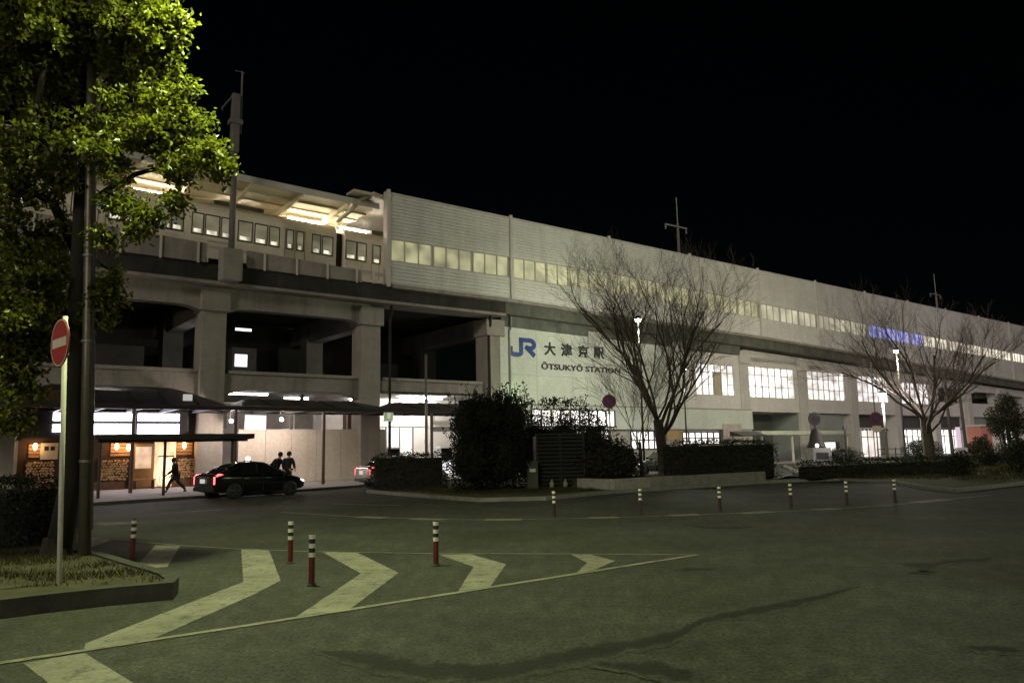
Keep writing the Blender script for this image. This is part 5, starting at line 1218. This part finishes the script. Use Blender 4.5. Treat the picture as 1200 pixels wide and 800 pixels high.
for x, z, lab in ((1.5, .55, "small pale bottle-shaped jug left, standing before the slatted screen"), (2.05, .35, "small pale jug right, standing before the slatted screen")):
    o = tag(MB().lathe([(.09, 0), (.10, .05), (.10, .22), (.04, .30), (.04, .36)], (0, 0, 0), 14).build("jug", jug_m, None, (x, 31.6, .1), smooth=True), lab, "jug", "pale jugs by the screen")

# ---------------------------------------------------------------- right side: lawn, shrubs, monument, railing
lawn = [tuple(Gp(*p)[:2]) for p in ((900, 566), (985, 563), (1045, 566), (1075, 572), (1120, 577), (1165, 572), (1215, 566))] + [(40, 44), (60, 60), (44, 70), (30, 66), (20, 58), (16, 44)]
kerb_ring(lawn, .16, .12, kerb_m); raised(inset_poly(lawn, .163), .10, "lawn", mat("lawn_ground", (.05, .055, .025), .95, .35, 1.5, .5, 20))
grass("grass", "dim lawn around the right bare tree", [(14, 36), (19, 30.5), (26, 30), (34, 34), (36, 46), (24, 52), (16, 44)], .10, 26000, .16, random.Random(12))
def hline(a, b):
    A_, B_ = Gp(*a), Gp(*b); dv_ = B_ - A_
    return (A_ + B_) / 2 + Vector((0, .3, .1)), math.atan2(dv_.y, dv_.x), dv_.length
foliage_box("low_hedge", "low dark hedge row running before the monument and round sign", "hedge", *hline((943, 565), (1012, 561.5)), 1.0, .72, 51, .09, 150)
foliage_box("low_hedge", "low dark hedge row to the right under the right bare tree", "hedge", *hline((1016, 561), (1128, 556)), 1.1, .75, 52, .09, 150)
for x, y, r_, h, sd, lab in ((28.6, 47.0, 1.0, .8, 61, "small dark round shrub just right of the right bare tree's trunk"), (24.5, 58.0, 1.6, 1.1, 62, "dark shrub behind the right bare tree, before the lit shops"), (32.0, 48.5, 1.6, 1.15, 63, "wide dark shrub right of the right bare tree"),
                              (19.8, 34.6, .72, .95, 64, "small dark bush standing alone on the lawn near the kerb"), (22.6, 33.6, 1.35, 1.45, 65, "large dark bush on the lawn at the right edge"), (34, 52, 1.8, 1.5, 66, "dark bush farther back at the right edge"), (30.5, 58.0, 1.5, 1.6, 67, "greyish dark mound shrub before the pink shop front")):
    foliage_blob("round_shrub", lab, "shrub", Vector((x, y, .1)), [(-.35 * r_, 0, h * .5, r_ * .7, r_ * .7, h * .55), (.35 * r_, .1, h * .5, r_ * .7, r_ * .7, h * .5), (0, 0, h * .7, r_ * .6, r_ * .6, h * .4)], sd, .10, 130, None, None, 2)
def evergreen(lab, base, h, r_, seed, trunk_h=1.2):
    b = [(0, 0, trunk_h + h * .25, r_, r_, h * .28), (-.3 * r_, .1, trunk_h + h * .5, r_ * .8, r_ * .8, h * .25), (.35 * r_, 0, trunk_h + h * .55, r_ * .7, r_ * .7, h * .25), (0, 0, trunk_h + h * .78, r_ * .55, r_ * .55, h * .2), (-.6 * r_, 0, trunk_h + h * .32, r_ * .5, r_ * .5, h * .2), (.7 * r_, .1, trunk_h + h * .3, r_ * .5, r_ * .5, h * .18)]
    t = foliage_blob("evergreen_tree", lab, "tree", base, b, seed, .14, 70)
    MB().tube([(0, 0, -.1), (.05, 0, trunk_h), (0, 0, trunk_h + h * .7)], [.2, .15, .06], 8).build("trunk", bark, t)
evergreen("dark evergreen tree before the shops at the right edge", Vector((38.6, 60.5, 0)), 3.8, 1.4, 71, 1.6)
evergreen("dark evergreen tree with a low crown, rightmost at the picture edge", Vector((33.6, 47.5, 0)), 2.6, 1.5, 72, .6)
evergreen("small dark evergreen between the slim dark poles and the edge tree", Vector((36.0, 60.0, 0)), 1.6, .9, 73, .4)
for x, y, h, lab in ((35.0, 62.0, 7.2, "left slim dark pole before the far right end of the station"), (36.1, 62.0, 6.8, "right slim dark pole before the far right end of the station")):
    o = thing("slim_pole", lab, "pole", Vector((x, y, 0)), 0, "slim dark poles at the right end")
    MB().tube([(0, 0, 0), (-.15, 0, h)], [.13, .10], 8).build("shaft", steel_dark, o); MB().lathe([(.25, 0), (.22, .2), (.14, .3)], (0, 0, 0), 10).build("base", steel_dark, o)
street_lamp("low warm orange lamp in front of the evergreens at the right edge", Vector((39.0, 58.0, 0)), 4.6, 25, (1, .55, .22), None, 12, steel_dark, .05, .2)
mo = thing("monument", "stone pedestal bearing a bell-shaped bronze with a ring on top", "monument", Vector((22.6, 58.0, .1)), R(10))
MB().box(-.75, .75, -.7, .7, 0, 1.25).build("pedestal", kerb_m, mo, bevel=.04); MB().box(-.95, .95, -.85, .85, -.05, .15).build("plinth", kerb_m, mo)
MB().lathe([(.72, 1.26), (.66, 1.4), (.50, 1.75), (.42, 2.2), (.30, 2.55), (.10, 2.7)], (0, 0, 0), 20).build("bell", bronze, mo, smooth=True)
MB().lathe([(.42, -.05), (.50, -.05), (.50, .05), (.42, .05), (.17, .03), (.17, -.03), (.42, -.05)], (0, 0, 3.40), 24, 0, 'y').build("ring", bronze, mo)
MB().tube([(0, 0, 2.65), (0, 0, 2.95)], .06, 8).build("stem", bronze, mo)
for s in (-.42, .42):
    MB().lathe([(.05, -.1), (.13, -.02), (.13, .03), (.05, .06)], (s, -.78, 1.42), 12, 0, 'y').build("flood_lamp", emit("flood_%d" % int(s * 100), (1, .97, .92), 5), mo)
MB().box(-.5, .5, -.715, -.703, .4, .9).build("plaque", steel_dark, mo)
rl = thing("railing", "dark metal railing before the lit shop right of the monument", "railing", Vector((26.3, 56.2, .1)), R(14))
for k in range(5): MB().box(k * .75 - .03, k * .75 + .03, -.03, .03, 0, 1.15).build("post", steel_dark, rl)
for z in (.3, .65, 1.05): MB().box(0, 3.0, -.02, .02, z, z + .05).build("rail", steel_dark, rl)
for x, y, lab in ((24.2, 57.2, "dark bollard right of the monument, left one"), (24.9, 58.4, "dark bollard right of the monument, right one")):
    o = thing("bollard", lab, "bollard", Vector((x, y, .1)), 0, "bollards by the monument"); MB().lathe([(.12, 0), (.10, .1), (.10, .7), (.13, .75), (.05, .86)], (0, 0, 0), 12).build("shaft", steel_dark, o, smooth=True)
o = thing("lamp_column", "thin dark column with a small head beside the monument", "column", Vector((24.6, 57.5, .1)), 0); MB().tube([(0, 0, 0), (0, 0, 2.5)], .07, 8).build("shaft", steel_dark, o); MB().box(-.12, .12, -.1, .1, 2.5, 2.75).build("head", steel_dark, o)
o = thing("white_plate", "small white plate sign by the right bare tree's trunk", "sign", Vector((28.9, 50.2, .1)), R(5)); MB().box(-.42, .42, 0, .05, .86, 1.12).build("panel", white_plastic, o)
for s in (-.3, .3): MB().box(s - .03, s + .03, .053, .1, 0, 1.1).build("post", steel_grey, o)
o = thing("pink_standing_sign", "pale pink standing sign beside the far lit shops", "sign", L(84.5, -3), ROT); MB().box(-.5, .5, 0, .12, .6, 3.2).build("panel", emit("pink_sign", (1, .7, .95), .5), o); MB().box(-.1, .1, .02, .1, 0, .597).build("post", steel_grey, o)
o = thing("salmon_kiosk", "salmon pink kiosk front among the far lit shops", "kiosk", L(93.4, -2.5), ROT); MB().box(-1.6, 1.6, 0, 1.5, 0, 3.3).build("body", mat("salmon_paint", (.55, .22, .16), .7, .1), o); MB().box(-1.8, 1.8, -.3, 1.6, 3.303, 3.55).build("roof", post_m, o); MB().box(-1.0, .2, -.03, -.003, 1.0, 2.4).build("hatch", steel_brown, o)
o = thing("flood_lamp", "greenish flood lamp behind the tall shrub washing the name wall", "lamp", L(21.9, -1.2, 5.2), ROT)
MB().tube([(0, 0, -5.2), (0, 0, -.1)], .05, 8).build("post", steel_grey, o); MB().box(-.18, .18, -.1, .1, -.12, .12).build("housing", steel_grey, o); MB().box(-.14, .14, .103, .115, -.09, .09).build("lens", emit("green_lens", (.65, 1, .45), 4), o)
lamp_light(o, (0, .3, .1), 22, (.60, 1.0, .42), .08)
